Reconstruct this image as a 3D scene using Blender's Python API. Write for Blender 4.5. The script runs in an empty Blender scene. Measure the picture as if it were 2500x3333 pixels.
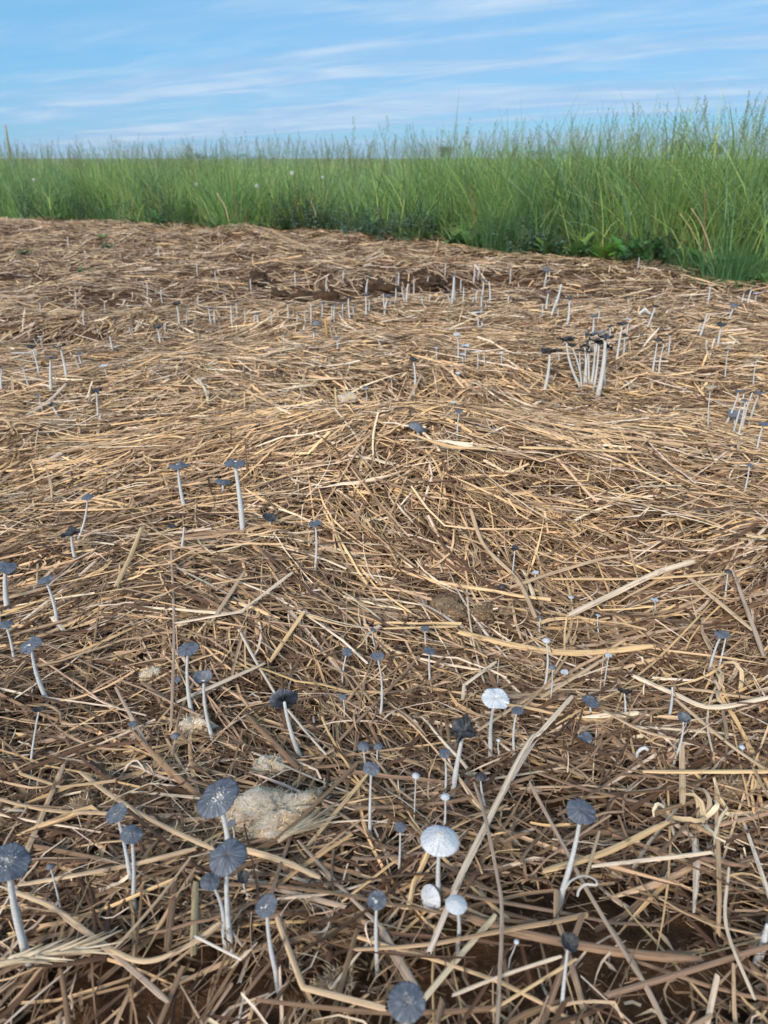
import bpy, math, random
import numpy as np
from mathutils import Vector, Matrix

random.seed(11)
rng = np.random.default_rng(11)
R = math.radians
scene = bpy.context.scene
col = scene.collection

# ------------------------------------------------------------------ camera
CAM_H, PITCH, F, CX, CY = 0.60, R(26.5), 2312.0, 1250.0, 1666.5   # photograph pixels
cd = bpy.data.cameras.new('camera')
cam = bpy.data.objects.new('camera', cd)
col.objects.link(cam)
cam.location = (0, 0, CAM_H)
cam.rotation_euler = (R(90) - PITCH, 0, 0)
cd.sensor_fit = 'VERTICAL'
cd.sensor_height = 34.6
cd.lens = 24.0
cd.clip_start, cd.clip_end = 0.02, 6000
cd.dof.use_dof = True
cd.dof.focus_distance = 1.05
cd.dof.aperture_fstop = 8.0
scene.camera = cam

# ------------------------------------------------------------------ sky, sun, exposure
SUN_EL, SUN_AZ = R(34), R(205)          # azimuth clockwise from +Y (the view direction): behind the camera, to its left
world = bpy.data.worlds.new('World')
scene.world = world
world.use_nodes = True
wt = world.node_tree
wt.nodes.clear()


class NT:
    """short hand for building node trees"""
    def __init__(self, tree):
        self.t = tree

    def n(self, kind, _props=None, **inputs):
        nd = self.t.nodes.new(kind)
        for k, v in (_props or {}).items():
            setattr(nd, k, v)
        for k, v in inputs.items():
            key = int(k[1:]) if k[0] == 'i' and k[1:].isdigit() else k.replace('_', ' ')
            s = nd.inputs[key]
            if hasattr(v, 'is_output') or isinstance(v, bpy.types.NodeSocket):
                self.t.links.new(v, s)
            else:
                s.default_value = v
        return nd

    def math(self, op, a, b=0.0, clamp=False):
        return self.n('ShaderNodeMath', {'operation': op, 'use_clamp': clamp}, i0=a, i1=b).outputs[0]

    def mix(self, f, a, b, blend='MIX'):
        nd = self.n('ShaderNodeMix', {'data_type': 'RGBA', 'blend_type': blend})
        for idx, v in ((0, f), (6, a), (7, b)):
            s = nd.inputs[idx]
            if isinstance(v, bpy.types.NodeSocket):
                self.t.links.new(v, s)
            else:
                s.default_value = v if idx == 0 else (tuple(v) + (1,))[:4]
        return nd.outputs[2]

    def ramp(self, f, stops):
        nd = self.n('ShaderNodeValToRGB', None, Fac=f)
        els = nd.color_ramp.elements
        while len(els) < len(stops):
            els.new(0.5)
        for e, (p, c) in zip(els, stops):
            e.position = p
            e.color = (c, c, c, 1) if not hasattr(c, '__len__') else (tuple(c) + (1,))[:4]
        return nd.outputs[0]

    def link(self, a, b):
        self.t.links.new(a, b)


W = NT(wt)
sky = W.n('ShaderNodeTexSky', {'sky_type': 'NISHITA', 'sun_disc': False, 'sun_elevation': SUN_EL, 'sun_rotation': SUN_AZ,
                               'air_density': 1.0, 'dust_density': 0.2, 'ozone_density': 3.0, 'altitude': 0.0})
skyc = W.mix(0.55, W.mix(1.0, sky.outputs[0], (0.66, 0.86, 1.15), 'MULTIPLY'), (1.7, 6.1, 9.7))
gen = W.n('ShaderNodeTexCoord').outputs['Generated']
sep = W.n('ShaderNodeSeparateXYZ', None, Vector=gen)
zc = W.math('ADD', W.math('MAXIMUM', sep.outputs[2], 0.0), 0.055)
px_ = W.math('DIVIDE', sep.outputs[0], zc)
py_ = W.math('DIVIDE', sep.outputs[1], zc)
plane = W.n('ShaderNodeCombineXYZ', None, X=px_, Y=py_, Z=0.0).outputs[0]
# a high layer of cloud streets, drawn out along one wind direction
rot = W.n('ShaderNodeMapping', None, Vector=plane, Rotation=(0, 0, R(33)), Scale=(1, 1, 1)).outputs[0]
st1 = W.n('ShaderNodeMapping', None, Vector=rot, Location=(3.3, 6.7, 3), Scale=(0.07, 0.36, 1)).outputs[0]
n1 = W.n('ShaderNodeTexNoise', {'noise_dimensions': '3D'}, Vector=st1, Scale=1.0, Detail=5.0, Roughness=0.55, Distortion=0.3).outputs[0]
st2 = W.n('ShaderNodeMapping', None, Vector=rot, Location=(7.7, 2.3, 1), Scale=(0.42, 1.0, 1)).outputs[0]
n2 = W.n('ShaderNodeTexNoise', None, Vector=st2, Scale=1.9, Detail=7.0, Roughness=0.55, Distortion=0.5).outputs[0]
m1 = W.ramp(W.math('ADD', W.math('MULTIPLY', n1, 0.86), W.math('MULTIPLY', n2, 0.14)), [(0.39, 0.0), (0.55, 1.0)])
lum = W.math('ADD', W.math('MULTIPLY', n2, 0.65), W.math('MULTIPLY', n1, 0.35))
m2 = W.ramp(lum, [(0.46, 0.0), (0.68, 1.0)])
cloudc = W.mix(m2, (4.0, 6.15, 9.0), (7.0, 8.4, 9.9))
up = W.math('GREATER_THAN', sep.outputs[2], 0.0)
mask = W.math('MULTIPLY', W.math('MULTIPLY', m1, 0.86), up)
final = W.mix(mask, skyc, cloudc)
bg = W.n('ShaderNodeBackground', None, Color=final, Strength=0.090)
W.link(bg.outputs[0], W.n('ShaderNodeOutputWorld').inputs[0])

sd = bpy.data.lights.new('sun', 'SUN')
sd.energy, sd.angle, sd.color = 4.0, R(20), (1.0, 0.91, 0.80)
sun = bpy.data.objects.new('sun', sd)
col.objects.link(sun)
sdir = Vector((math.sin(SUN_AZ) * math.cos(SUN_EL), math.cos(SUN_AZ) * math.cos(SUN_EL), math.sin(SUN_EL)))
sun.rotation_euler = sdir.to_track_quat('Z', 'Y').to_euler()
sun.location = sdir * 30

vs = scene.view_settings
vs.view_transform, vs.look, vs.gamma, vs.exposure, vs.use_curve_mapping = 'Standard', 'None', 1.0, 0.13, False
scene.render.engine = 'CYCLES'
scene.cycles.use_denoising = True
scene.cycles.denoiser = 'OPENIMAGEDENOISE'
scene.cycles.denoising_input_passes = 'RGB_ALBEDO_NORMAL'
scene.cycles.denoising_prefilter = 'ACCURATE'
scene.cycles.max_bounces = 5
scene.cycles.diffuse_bounces = 2
scene.cycles.use_adaptive_sampling = True
scene.cycles.adaptive_threshold = 0.02
scene.cycles.transparent_max_bounces = 6
scene.cycles.volume_bounces = 0


# ------------------------------------------------------------------ terrain height
def vnoise(x, y, seed=0):
    x, y = np.asarray(x, float), np.asarray(y, float)
    xi, yi = np.floor(x), np.floor(y)
    fx, fy = x - xi, y - yi
    fx, fy = fx * fx * (3 - 2 * fx), fy * fy * (3 - 2 * fy)

    def h(a, b):
        v = np.sin(a * 127.1 + b * 311.7 + seed * 74.7) * 43758.5453
        return v - np.floor(v)
    return (h(xi, yi) * (1 - fx) + h(xi + 1, yi) * fx) * (1 - fy) + (h(xi, yi + 1) * (1 - fx) + h(xi + 1, yi + 1) * fx) * fy - 0.5


def gauss(x, y, cx, cy, sx, sy):
    return np.exp(-((x - cx) / sx) ** 2 - ((y - cy) / sy) ** 2)


HOLLOWS = [(-0.05, 3.95, 0.62, 0.20, 0.075), (0.55, 4.15, 0.5, 0.16, 0.05), (-1.22, 2.72, 0.36, 0.13, 0.05)]


def terrain(x, y):
    """top of the straw bed"""
    x, y = np.asarray(x, float), np.asarray(y, float)
    h = 0.050 * vnoise(x * 1.1 + 3, y * 1.1, 1) + 0.062 * vnoise(x * 3.1, y * 3.1 + 5, 2) + 0.024 * vnoise(x * 8, y * 8, 3)
    h = h + 0.135 * gauss(x, y, 0.06, 1.46, 0.52, 0.23) - 0.050 * gauss(x, y, 0.25, 1.95, 0.5, 0.17)
    h = h + 0.04 * gauss(x, y, 0.85, 1.35, 0.4, 0.3) + 0.03 * gauss(x, y, -0.6, 2.1, 0.5, 0.2)
    h = h + 0.035 * gauss(x, y, -0.1, 3.15, 0.9, 0.25) + 0.03 * gauss(x, y, 1.3, 2.6, 0.6, 0.25)
    for cx, cy, sx, sy, d in HOLLOWS:
        h = h - d * gauss(x, y, cx, cy, sx, sy)
    h = h + 0.095 * gauss(x, y, -1.15, 6.35, 0.38, 0.28) + 0.06 * gauss(x, y, -3.4, 7.0, 0.9, 0.5)
    far = np.clip((y - 4.0) / 3.0, 0, 1)
    h = h + far * 0.035 * vnoise(x * 1.9, y * 1.3, 9)
    fade = np.clip((14 - np.hypot(x, y)) / 4.0, 0, 1)
    return h * fade


def ray(px, py):
    """direction of the photograph's pixel in the place"""
    dx, dy = (px - CX) / F, (CY - py) / F
    d = Vector((dx, math.cos(PITCH) + dy * math.sin(PITCH), -math.sin(PITCH) + dy * math.cos(PITCH)))
    return d


def on_ground(px, py, lift=0.0):
    d = ray(px, py)
    t, step = 0.1, 0.01
    prev = t
    while t < 40:
        p = Vector((0, 0, CAM_H)) + d * t
        if p.z <= float(terrain(p.x, p.y)) + lift:
            lo, hi = prev, t
            for _ in range(14):
                m = (lo + hi) / 2
                p = Vector((0, 0, CAM_H)) + d * m
                if p.z <= float(terrain(p.x, p.y)) + lift:
                    hi = m
                else:
                    lo = m
            return Vector((0, 0, CAM_H)) + d * hi
        prev = t
        t += step * max(1, t)
    return Vector((0, 0, CAM_H)) + d * t


def at_depth(px, py, Y):
    d = ray(px, py)
    return Vector((0, 0, CAM_H)) + d * (Y / d.y)


def px_size(p, n):
    """metres that n photograph pixels measure at point p"""
    depth = p.y * math.cos(PITCH) + (CAM_H - p.z) * math.sin(PITCH)
    return n * depth / F


# ------------------------------------------------------------------ object helpers
def tag(o, label=None, cat=None, group=None, kind=None):
    for k, v in (('label', label), ('category', cat), ('group', group), ('kind', kind)):
        if v:
            o[k] = v
    return o


def empty(name, loc):
    o = bpy.data.objects.new(name, None)
    o.location = loc
    o.empty_display_size = 0.02
    col.objects.link(o)
    return o


def link(name, me, parent=None, loc=None):
    o = bpy.data.objects.new(name, me)
    col.objects.link(o)
    if parent:
        o.parent = parent
    if loc is not None:
        o.location = loc
    return o


def np_mesh(name, verts, quads=None, tris=None, mat=None, attrs=None, smooth=True):
    me = bpy.data.meshes.new(name)
    verts = np.asarray(verts, np.float32).reshape(-1, 3)
    qs = np.asarray(quads if quads is not None else [], np.int32).reshape(-1, 4)
    ts = np.asarray(tris if tris is not None else [], np.int32).reshape(-1, 3)
    nl = qs.size + ts.size
    me.vertices.add(len(verts))
    me.vertices.foreach_set('co', verts.ravel())
    me.loops.add(nl)
    me.loops.foreach_set('vertex_index', np.concatenate([qs.ravel(), ts.ravel()]))
    me.polygons.add(len(qs) + len(ts))
    me.polygons.foreach_set('loop_start', np.concatenate([np.arange(len(qs)) * 4, len(qs) * 4 + np.arange(len(ts)) * 3]).astype(np.int32))
    if smooth:
        me.polygons.foreach_set('use_smooth', np.ones(len(qs) + len(ts), bool))
    me.update(calc_edges=True)
    for k, v in (attrs or {}).items():
        v = np.asarray(v, np.float32)
        if v.shape[-1] == 4:
            a = me.attributes.new(k, 'FLOAT_COLOR', 'POINT')
            a.data.foreach_set('color', v.ravel())
        else:
            a = me.attributes.new(k, 'FLOAT_VECTOR', 'POINT')
            a.data.foreach_set('vector', v.ravel())
    if mat:
        me.materials.append(mat)
    return me


def material(name):
    m = bpy.data.materials.new(name)
    m.use_nodes = True
    t = NT(m.node_tree)
    m.node_tree.nodes.clear()
    out = t.n('ShaderNodeOutputMaterial')
    return m, t, out


def principled(t, out, base, rough=0.7, spec=0.25, normal=None, **kw):
    b = t.n('ShaderNodeBsdfPrincipled')
    for k, v in (('Base Color', base), ('Roughness', rough), ('Specular IOR Level', spec), ('Normal', normal), *kw.items()):
        if v is None:
            continue
        k = k.replace('_', ' ')
        if isinstance(v, bpy.types.NodeSocket):
            t.link(v, b.inputs[k])
        else:
            b.inputs[k].default_value = (tuple(v) + (1,))[:4] if k == 'Base Color' else v
    t.link(b.outputs[0], out.inputs[0])
    return b


def bump(t, h, strength=0.3, dist=0.002):
    return t.n('ShaderNodeBump', None, Height=h, Strength=strength, Distance=dist).outputs[0]


# ------------------------------------------------------------------ materials
# straw: every stalk carries its own colour ('col') and its own length/width coordinates ('suv')
M_STRAW, t, out = material('straw')
a = t.n('ShaderNodeAttribute', {'attribute_name': 'col'}).outputs['Color']
s = t.n('ShaderNodeAttribute', {'attribute_name': 'suv'}).outputs['Vector']
v = t.n('ShaderNodeMapping', None, Vector=s, Scale=(14, 7.5, 1)).outputs[0]
streak = t.n('ShaderNodeTexNoise', None, Vector=v, Scale=1.0, Detail=4.0, Roughness=0.65).outputs[0]
v2 = t.n('ShaderNodeMapping', None, Vector=s, Scale=(38, 1.2, 3)).outputs[0]
blot = t.n('ShaderNodeTexNoise', None, Vector=v2, Scale=1.0, Detail=3.0, Roughness=0.6).outputs[0]
c = t.mix(1.0, a, t.ramp(streak, [(0.28, 0.30), (0.47, 0.92), (0.72, 1.40)]), 'MULTIPLY')
c = t.mix(t.ramp(blot, [(0.58, 0.0), (0.74, 0.8)]), c, (0.06, 0.04, 0.028))
principled(t, out, c, 0.62, 0.28, bump(t, streak, 0.5, 0.0012))

M_SOIL, t, out = material('soil')
pos = t.n('ShaderNodeNewGeometry').outputs['Position']
n = t.n('ShaderNodeTexNoise', None, Vector=pos, Scale=26.0, Detail=8.0, Roughness=0.7).outputs[0]
nf = t.n('ShaderNodeTexNoise', None, Vector=pos, Scale=240.0, Detail=4.0, Roughness=0.7).outputs[0]
c = t.ramp(n, [(0.30, (0.020, 0.012, 0.008)), (0.52, (0.13, 0.062, 0.030)), (0.72, (0.26, 0.13, 0.065))])
c = t.mix(t.ramp(nf, [(0.42, 0.0), (0.72, 0.6)]), c, (0.17, 0.10, 0.055))
ysep = t.n('ShaderNodeSeparateXYZ', None, Vector=pos).outputs[1]
fld = t.n('ShaderNodeTexNoise', None, Vector=pos, Scale=0.8, Detail=6.0).outputs[0]
green = t.ramp(fld, [(0.3, (0.15, 0.20, 0.075)), (0.7, (0.24, 0.29, 0.12))])
c = t.mix(t.math('MULTIPLY', t.math('SUBTRACT', ysep, 9.0), 0.5, True), c, green)
principled(t, out, c, 0.9, 0.15, bump(t, t.math('ADD', n, t.math('MULTIPLY', nf, 0.6)), 1.0, 0.02))


def clod_mat(name, dark, mid, light, warm):
    m, t, out = material(name)
    co = t.n('ShaderNodeTexCoord').outputs['Object']
    w = t.n('ShaderNodeTexNoise', None, Vector=co, Scale=60.0, Detail=3.0).outputs['Color']
    vv = t.n('ShaderNodeVectorMath', {'operation': 'MULTIPLY_ADD'}, i0=w, i1=(0.012, 0.012, 0.012), i2=co).outputs[0]
    n = t.n('ShaderNodeTexNoise', None, Vector=vv, Scale=420.0, Detail=6.0, Roughness=0.75).outputs[0]
    b = t.n('ShaderNodeTexNoise', None, Vector=co, Scale=38.0, Detail=3.0).outputs[0]
    c = t.ramp(n, [(0.30, dark), (0.50, mid), (0.68, light)])
    c = t.mix(t.ramp(b, [(0.48, 0.0), (0.60, 0.75)]), c, t.ramp(n, [(0.32, dark), (0.62, warm)]))
    principled(t, out, c, 0.9, 0.15, bump(t, n, 1.0, 0.0045))
    return m


M_CLOD = clod_mat('fibrous_clod', (0.33, 0.25, 0.18), (0.72, 0.61, 0.49), (0.86, 0.79, 0.69), (0.84, 0.61, 0.38))
M_CLOD2 = clod_mat('brown_clod', (0.08, 0.05, 0.03), (0.27, 0.185, 0.115), (0.42, 0.32, 0.22), (0.33, 0.20, 0.10))
M_MANURE = clod_mat('wet_manure', (0.015, 0.010, 0.008), (0.060, 0.036, 0.022), (0.14, 0.09, 0.055), (0.15, 0.085, 0.045))


def cap_mat(name, dark, light, mid, centre, rough=0.55, spec=0.35):
    """'suv' on a cap: x = angle (turns), y = radius 0..1, z = seed"""
    m, t, out = material(name)
    s = t.n('ShaderNodeAttribute', {'attribute_name': 'suv'}).outputs['Vector']
    sp = t.n('ShaderNodeSeparateXYZ', None, Vector=s)
    v = t.n('ShaderNodeMapping', None, Vector=s, Scale=(70, 1.6, 5)).outputs[0]
    n = t.n('ShaderNodeTexNoise', None, Vector=v, Scale=1.0, Detail=3.0, Roughness=0.6).outputs[0]
    v2 = t.n('ShaderNodeMapping', None, Vector=s, Scale=(7, 3, 9)).outputs[0]
    n2 = t.n('ShaderNodeTexNoise', None, Vector=v2, Scale=1.0, Detail=3.0).outputs[0]
    c = t.ramp(n, [(0.34, dark), (0.52, mid), (0.70, light)])
    c = t.mix(t.ramp(n2, [(0.35, 0.0), (0.7, 0.55)]), c, mid)
    c = t.mix(t.ramp(sp.outputs[1], [(0.0, 0.85), (0.16, 0.25), (0.3, 0.0)]), c, centre)
    principled(t, out, c, rough, spec, bump(t, n, 0.7, 0.0008))
    return m


CAPM = {
    'd': cap_mat('slate_cap', (0.040, 0.046, 0.058), (0.25, 0.27, 0.31), (0.098, 0.112, 0.140), (0.10, 0.075, 0.06)),
    'g': cap_mat('grey_cap', (0.07, 0.075, 0.09), (0.30, 0.31, 0.34), (0.13, 0.14, 0.165), (0.18, 0.13, 0.095)),
    'k': cap_mat('black_cap', (0.010, 0.010, 0.012), (0.13, 0.13, 0.14), (0.034, 0.035, 0.040), (0.03, 0.022, 0.018), 0.4, 0.4),
    'p': cap_mat('pale_cap', (0.34, 0.36, 0.40), (0.66, 0.67, 0.70), (0.48, 0.50, 0.53), (0.50, 0.42, 0.34), 0.75, 0.2),
    'w': cap_mat('white_cap', (0.34, 0.36, 0.40), (0.74, 0.75, 0.76), (0.57, 0.59, 0.62), (0.70, 0.60, 0.49), 0.85, 0.15),
    't': cap_mat('tan_cap', (0.20, 0.16, 0.11), (0.55, 0.47, 0.36), (0.38, 0.31, 0.23), (0.3, 0.2, 0.12), 0.75, 0.2),
}
M_STEM, t, out = material('white_stem')
co = t.n('ShaderNodeNewGeometry').outputs['Position']
n = t.n('ShaderNodeTexNoise', None, Vector=co, Scale=700.0, Detail=4.0, Roughness=0.6).outputs[0]
n2 = t.n('ShaderNodeTexNoise', None, Vector=co, Scale=90.0, Detail=2.0).outputs[0]
c = t.ramp(n, [(0.3, (0.36, 0.37, 0.38)), (0.6, (0.60, 0.61, 0.61))])
c = t.mix(t.ramp(n2, [(0.45, 0.0), (0.75, 0.5)]), c, (0.50, 0.45, 0.37))
principled(t, out, c, 0.6, 0.25, bump(t, n, 0.6, 0.0006), Subsurface_Weight=0.15, Subsurface_Radius=(0.004, 0.003, 0.002), Subsurface_Scale=0.3)

M_FLECK, t, out = material('white_veil')
principled(t, out, (0.80, 0.79, 0.76), 0.8, 0.2)
M_GILL, t, out = material('dark_gill')
principled(t, out, (0.035, 0.042, 0.058), 0.6, 0.2)


def leaf_mat(name, transl=0.45, rough=0.5, spec=0.3, scale=120.0):
    m, t, out = material(name)
    a = t.n('ShaderNodeAttribute', {'attribute_name': 'col'}).outputs['Color']
    co = t.n('ShaderNodeNewGeometry').outputs['Position']
    n = t.n('ShaderNodeTexNoise', None, Vector=co, Scale=scale, Detail=2.0).outputs[0]
    c = t.mix(1.0, a, t.ramp(n, [(0.3, 0.72), (0.7, 1.2)]), 'MULTIPLY')
    b = principled(t, out, c, rough, spec)
    tr = t.n('ShaderNodeBsdfTranslucent', None, Color=c)
    mx = t.n('ShaderNodeMixShader', None, Fac=transl, i1=b.outputs[0], i2=tr.outputs[0])
    t.link(mx.outputs[0], out.inputs[0])
    return m


M_GRASS = leaf_mat('grass_blade', 0.42, 0.4, 0.45)
M_LEAF = leaf_mat('weed_leaf', 0.3, 0.45, 0.3, 60)
M_TREE = leaf_mat('tree_leaf', 0.2, 0.6, 0.2, 0.4)
M_STALK, t, out = material('dry_stalk')
co = t.n('ShaderNodeNewGeometry').outputs['Position']
n = t.n('ShaderNodeTexNoise', None, Vector=co, Scale=80.0, Detail=4.0).outputs[0]
principled(t, out, t.ramp(n, [(0.3, (0.12, 0.06, 0.035)), (0.7, (0.30, 0.18, 0.10))]), 0.8, 0.2)
M_STRAWSTALK, t, out = material('bleached_stalk')
principled(t, out, (0.46, 0.36, 0.20), 0.7, 0.2)
M_BARK, t, out = material('bark')
co = t.n('ShaderNodeNewGeometry').outputs['Position']
n = t.n('ShaderNodeTexNoise', None, Vector=co, Scale=3.0, Detail=5.0).outputs[0]
principled(t, out, t.ramp(n, [(0.3, (0.06, 0.045, 0.035)), (0.7, (0.13, 0.10, 0.08))]), 0.9, 0.15)
M_POLE, t, out = material('grey_wood')
co = t.n('ShaderNodeNewGeometry').outputs['Position']
n = t.n('ShaderNodeTexNoise', None, Vector=co, Scale=12.0, Detail=5.0).outputs[0]
principled(t, out, t.ramp(n, [(0.3, (0.20, 0.18, 0.15)), (0.7, (0.36, 0.33, 0.28))]), 0.85, 0.15)
M_YELLOW, t, out = material('yellow_petal')
principled(t, out, (0.80, 0.50, 0.02), 0.6, 0.2)
M_INSECT, t, out = material('dark_insect')
principled(t, out, (0.02, 0.02, 0.025), 0.5, 0.3)

# ------------------------------------------------------------------ ground: one sheet out to the horizon
BARE = []
for px, py, sx, sy, k in [(1740, 2960, 0.10, 0.06, 0.96), (250, 3260, 0.12, 0.06, 0.95), (1960, 3260, 0.14, 0.06, 0.96), (1850, 2590, 0.09, 0.05, 0.93),
                          (2260, 2990, 0.11, 0.07, 0.88), (1000, 3250, 0.12, 0.05, 0.85), (560, 2980, 0.07, 0.04, 0.65), (1600, 2480, 0.07, 0.04, 0.65), (2300, 2250, 0.07, 0.04, 0.5), (1200, 2450, 0.08, 0.04, 0.55)]:
    p = on_ground(px, py)
    BARE.append((p.x, p.y, sx, sy, k))


def bare(x, y):
    """where the mulch is thin and soil shows"""
    b = 0.0
    for cx, cy, sx, sy, d in HOLLOWS:
        b = b + 0.75 * gauss(x, y, cx, cy, sx * 0.65, sy * 0.7)
    for (px, py, sx, sy, k) in BARE:
        b = b + k * gauss(x, y, px, py, sx, sy)
    return np.clip(b, 0, 0.97)


def axis(lo, hi, step, far_lo, far_hi):
    mid = np.arange(lo, hi + 1e-6, step)
    l = [lo - d for d in (0.5, 1.5, 4, 10, 25, 60, 150, 400, 900) if lo - d > far_lo]
    h = [hi + d for d in (0.5, 1.5, 4, 10, 25, 60, 150, 400, 900) if hi + d < far_hi]
    return np.array(l[::-1] + list(mid) + h)


gx, gy = axis(-5.5, 5.5, 0.055, -1000, 1000), axis(-0.6, 9.5, 0.055, -500, 1000)
X, Y = np.meshgrid(gx, gy)
SOIL_DROP = 0.058
BAREZ = sum(k * gauss(X, Y, px, py, sx, sy) for px, py, sx, sy, k in BARE)
Z = terrain(X, Y) - SOIL_DROP * (1 - 0.62 * np.clip(BAREZ, 0, 1)) + 0.010 * vnoise(X * 22, Y * 22, 5)
nx_, ny_ = len(gx), len(gy)
idx = np.arange(nx_ * ny_).reshape(ny_, nx_)
q = np.stack([idx[:-1, :-1], idx[:-1, 1:], idx[1:, 1:], idx[1:, :-1]], -1).reshape(-1, 4)
ground = link('ground', np_mesh('ground', np.stack([X, Y, Z], -1), q, mat=M_SOIL))
tag(ground, 'dark brown soil under the straw, flat green field beyond', 'ground', kind='structure')

# ------------------------------------------------------------------ straw
PALETTE = np.array([
    (0.72, 0.52, 0.28),     # golden
    (0.58, 0.425, 0.255),   # tan
    (0.43, 0.315, 0.200),   # weathered
    (0.26, 0.180, 0.110),   # grey brown
    (0.12, 0.070, 0.039),   # rotten brown
    (0.74, 0.635, 0.475),   # bleached
])


def straw_colours(x, y, lift, r=rng):
    """golden and dry on top of the mound and at mid distance, browner and older close to the camera; low in the bed, age plus painted shade"""
    n = len(x)
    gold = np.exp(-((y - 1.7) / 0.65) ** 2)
    deep = np.clip(-lift / 0.03, 0, 1)  # low straw browner: age, and the shade of the gaps put into colour
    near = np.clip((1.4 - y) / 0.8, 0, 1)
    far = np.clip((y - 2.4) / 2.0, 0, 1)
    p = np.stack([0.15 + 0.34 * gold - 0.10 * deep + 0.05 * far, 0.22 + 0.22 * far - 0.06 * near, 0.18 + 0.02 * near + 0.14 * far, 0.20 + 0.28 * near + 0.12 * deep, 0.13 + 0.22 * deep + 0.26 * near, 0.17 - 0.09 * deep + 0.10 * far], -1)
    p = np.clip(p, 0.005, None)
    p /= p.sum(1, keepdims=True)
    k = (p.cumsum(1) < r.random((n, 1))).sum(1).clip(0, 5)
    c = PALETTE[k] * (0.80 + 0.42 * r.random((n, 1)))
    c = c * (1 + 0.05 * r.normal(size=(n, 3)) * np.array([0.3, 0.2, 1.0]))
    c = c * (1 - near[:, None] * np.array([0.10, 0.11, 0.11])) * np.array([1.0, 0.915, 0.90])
    return np.clip(c, 0.02, 0.85)


PROF = {2: [(-1, 0), (1, 0)], 3: [(-1, 0), (0.0, 0.45), (1, 0)], 4: [(-1, -0.1), (-0.55, 0.40), (0.45, 0.50), (1, -0.05)],
        5: [(-1, -0.35), (-0.72, 0.30), (-0.1, 0.34), (0.55, 0.52), (1, -0.30)]}


def ribbon_mesh(P, wid, K, roll, flip, colr, seed, thick=1.0):
    """P (N,S,3) centre lines, wid (N,S), one cross profile of K points"""
    N, S, _ = P.shape
    T = np.gradient(P, axis=1)
    T /= np.linalg.norm(T, axis=2, keepdims=True) + 1e-9
    side = np.stack([-T[..., 1], T[..., 0], np.zeros((N, S))], -1)
    side /= np.linalg.norm(side, axis=2, keepdims=True) + 1e-9
    upv = np.cross(T, side)
    cr, sr = np.cos(roll)[..., None], np.sin(roll)[..., None]
    s2, u2 = side * cr + upv * sr, -side * sr + upv * cr
    V = np.empty((N, S, K, 3))
    suv = np.empty((N, S, K, 3))
    seg = np.linalg.norm(np.diff(P, axis=1), axis=2)
    along = np.concatenate([np.zeros((N, 1)), seg.cumsum(1)], 1)
    for k, (a_, b_) in enumerate(PROF[K]):
        V[:, :, k] = P + s2 * (a_ * wid / 2)[..., None] + u2 * (b_ * wid / 2 * thick * flip[:, None])[..., None]
        suv[:, :, k, 0] = along
        suv[:, :, k, 1] = a_ * 0.5
        suv[:, :, k, 2] = seed[:, None]
        V[:, 0, k] -= T[:, 0] * (rng.random((N, 1)) * wid[:, :1] * 0.9)
        V[:, -1, k] += T[:, -1] * (rng.random((N, 1)) * wid[:, -1:] * 1.1)
    base = (np.arange(N) * S * K)[:, None, None]
    i = np.arange(S - 1)[None, :, None] * K
    k = np.arange(K - 1)[None, None, :]
    f0 = base + i + k
    quads = np.stack([f0, f0 + 1, f0 + K + 1, f0 + K], -1).reshape(-1, 4)
    C = np.ones((N, S, K, 4))
    C[..., :3] = colr[:, None, None, :]
    return V.reshape(-1, 3), quads, C.reshape(-1, 4), suv.reshape(-1, 3)


def straw_lines(x, y, ang, L, lift, tilt, curv, kink, S):
    N = len(x)
    s = np.linspace(-0.5, 0.5, S)[None, :]
    sk = rng.uniform(-0.3, 0.3, (N, 1))
    head = ang[:, None] + curv[:, None] * s + kink[:, None] * (s > sk)
    dx, dy = np.cos(head), np.sin(head)
    step = (L / (S - 1))[:, None]
    px = np.concatenate([np.zeros((N, 1)), (dx[:, :-1] * step).cumsum(1)], 1)
    py = np.concatenate([np.zeros((N, 1)), (dy[:, :-1] * step).cumsum(1)], 1)
    px += x[:, None] - px.mean(1, keepdims=True)
    py += y[:, None] - py.mean(1, keepdims=True)
    tz = terrain(px, py)
    tz = 0.6 * tz + 0.4 * (tz[:, :1] + (tz[:, -1:] - tz[:, :1]) * (s + 0.5))      # stalks are stiff: they bridge the dips
    wob = rng.normal(0, 0.0012, (N, S))
    pz = tz + lift[:, None] + np.tan(tilt)[:, None] * s * L[:, None] + wob
    return np.stack([px, py, pz], -1)


def sample_zone(n, y0, y1, margin, inner=None, litter=False):
    y = np.sqrt(rng.uniform(y0 ** 2, y1 ** 2, n)) if y0 > 0.5 else rng.uniform(y0, y1, n)
    hw = 0.54 * (0.895 * y + 0.268) + margin
    x = rng.uniform(-1, 1, n) * hw
    if inner is not None:                      # the mulch beside the strip in front of the camera
        x = rng.choice([-1, 1], n) * (hw - margin + inner + rng.random(n) * (margin - inner))
    keep = rng.random(n) > bare(x, y) * (0.0 if litter else 1.0)
    return x[keep], y[keep]


def flow(x, y):
    f = 2.2 * vnoise(x * 1.0 + 9, y * 1.0, 21) + 1.3 * vnoise(x * 3.2, y * 3.2, 22) + 0.30
    # stalks lie round the mound like thatch
    dx, dy = x - 0.06, (y - 1.42) * 1.3
    g = np.exp(-(dx / 0.55) ** 2 - (dy / 0.35) ** 2)
    return f * (1 - g) + (np.arctan2(dx, 0.9 + 0 * dx) * -0.8 + 0.1) * g


def edge_y(x):
    return np.interp(x, EDGE_X, EDGE_Y) + 0.40 * vnoise(x * 1.6, x * 0 + 7.3, 44) + 0.18 * vnoise(x * 4.3, x * 0 + 2.1, 45)


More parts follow.
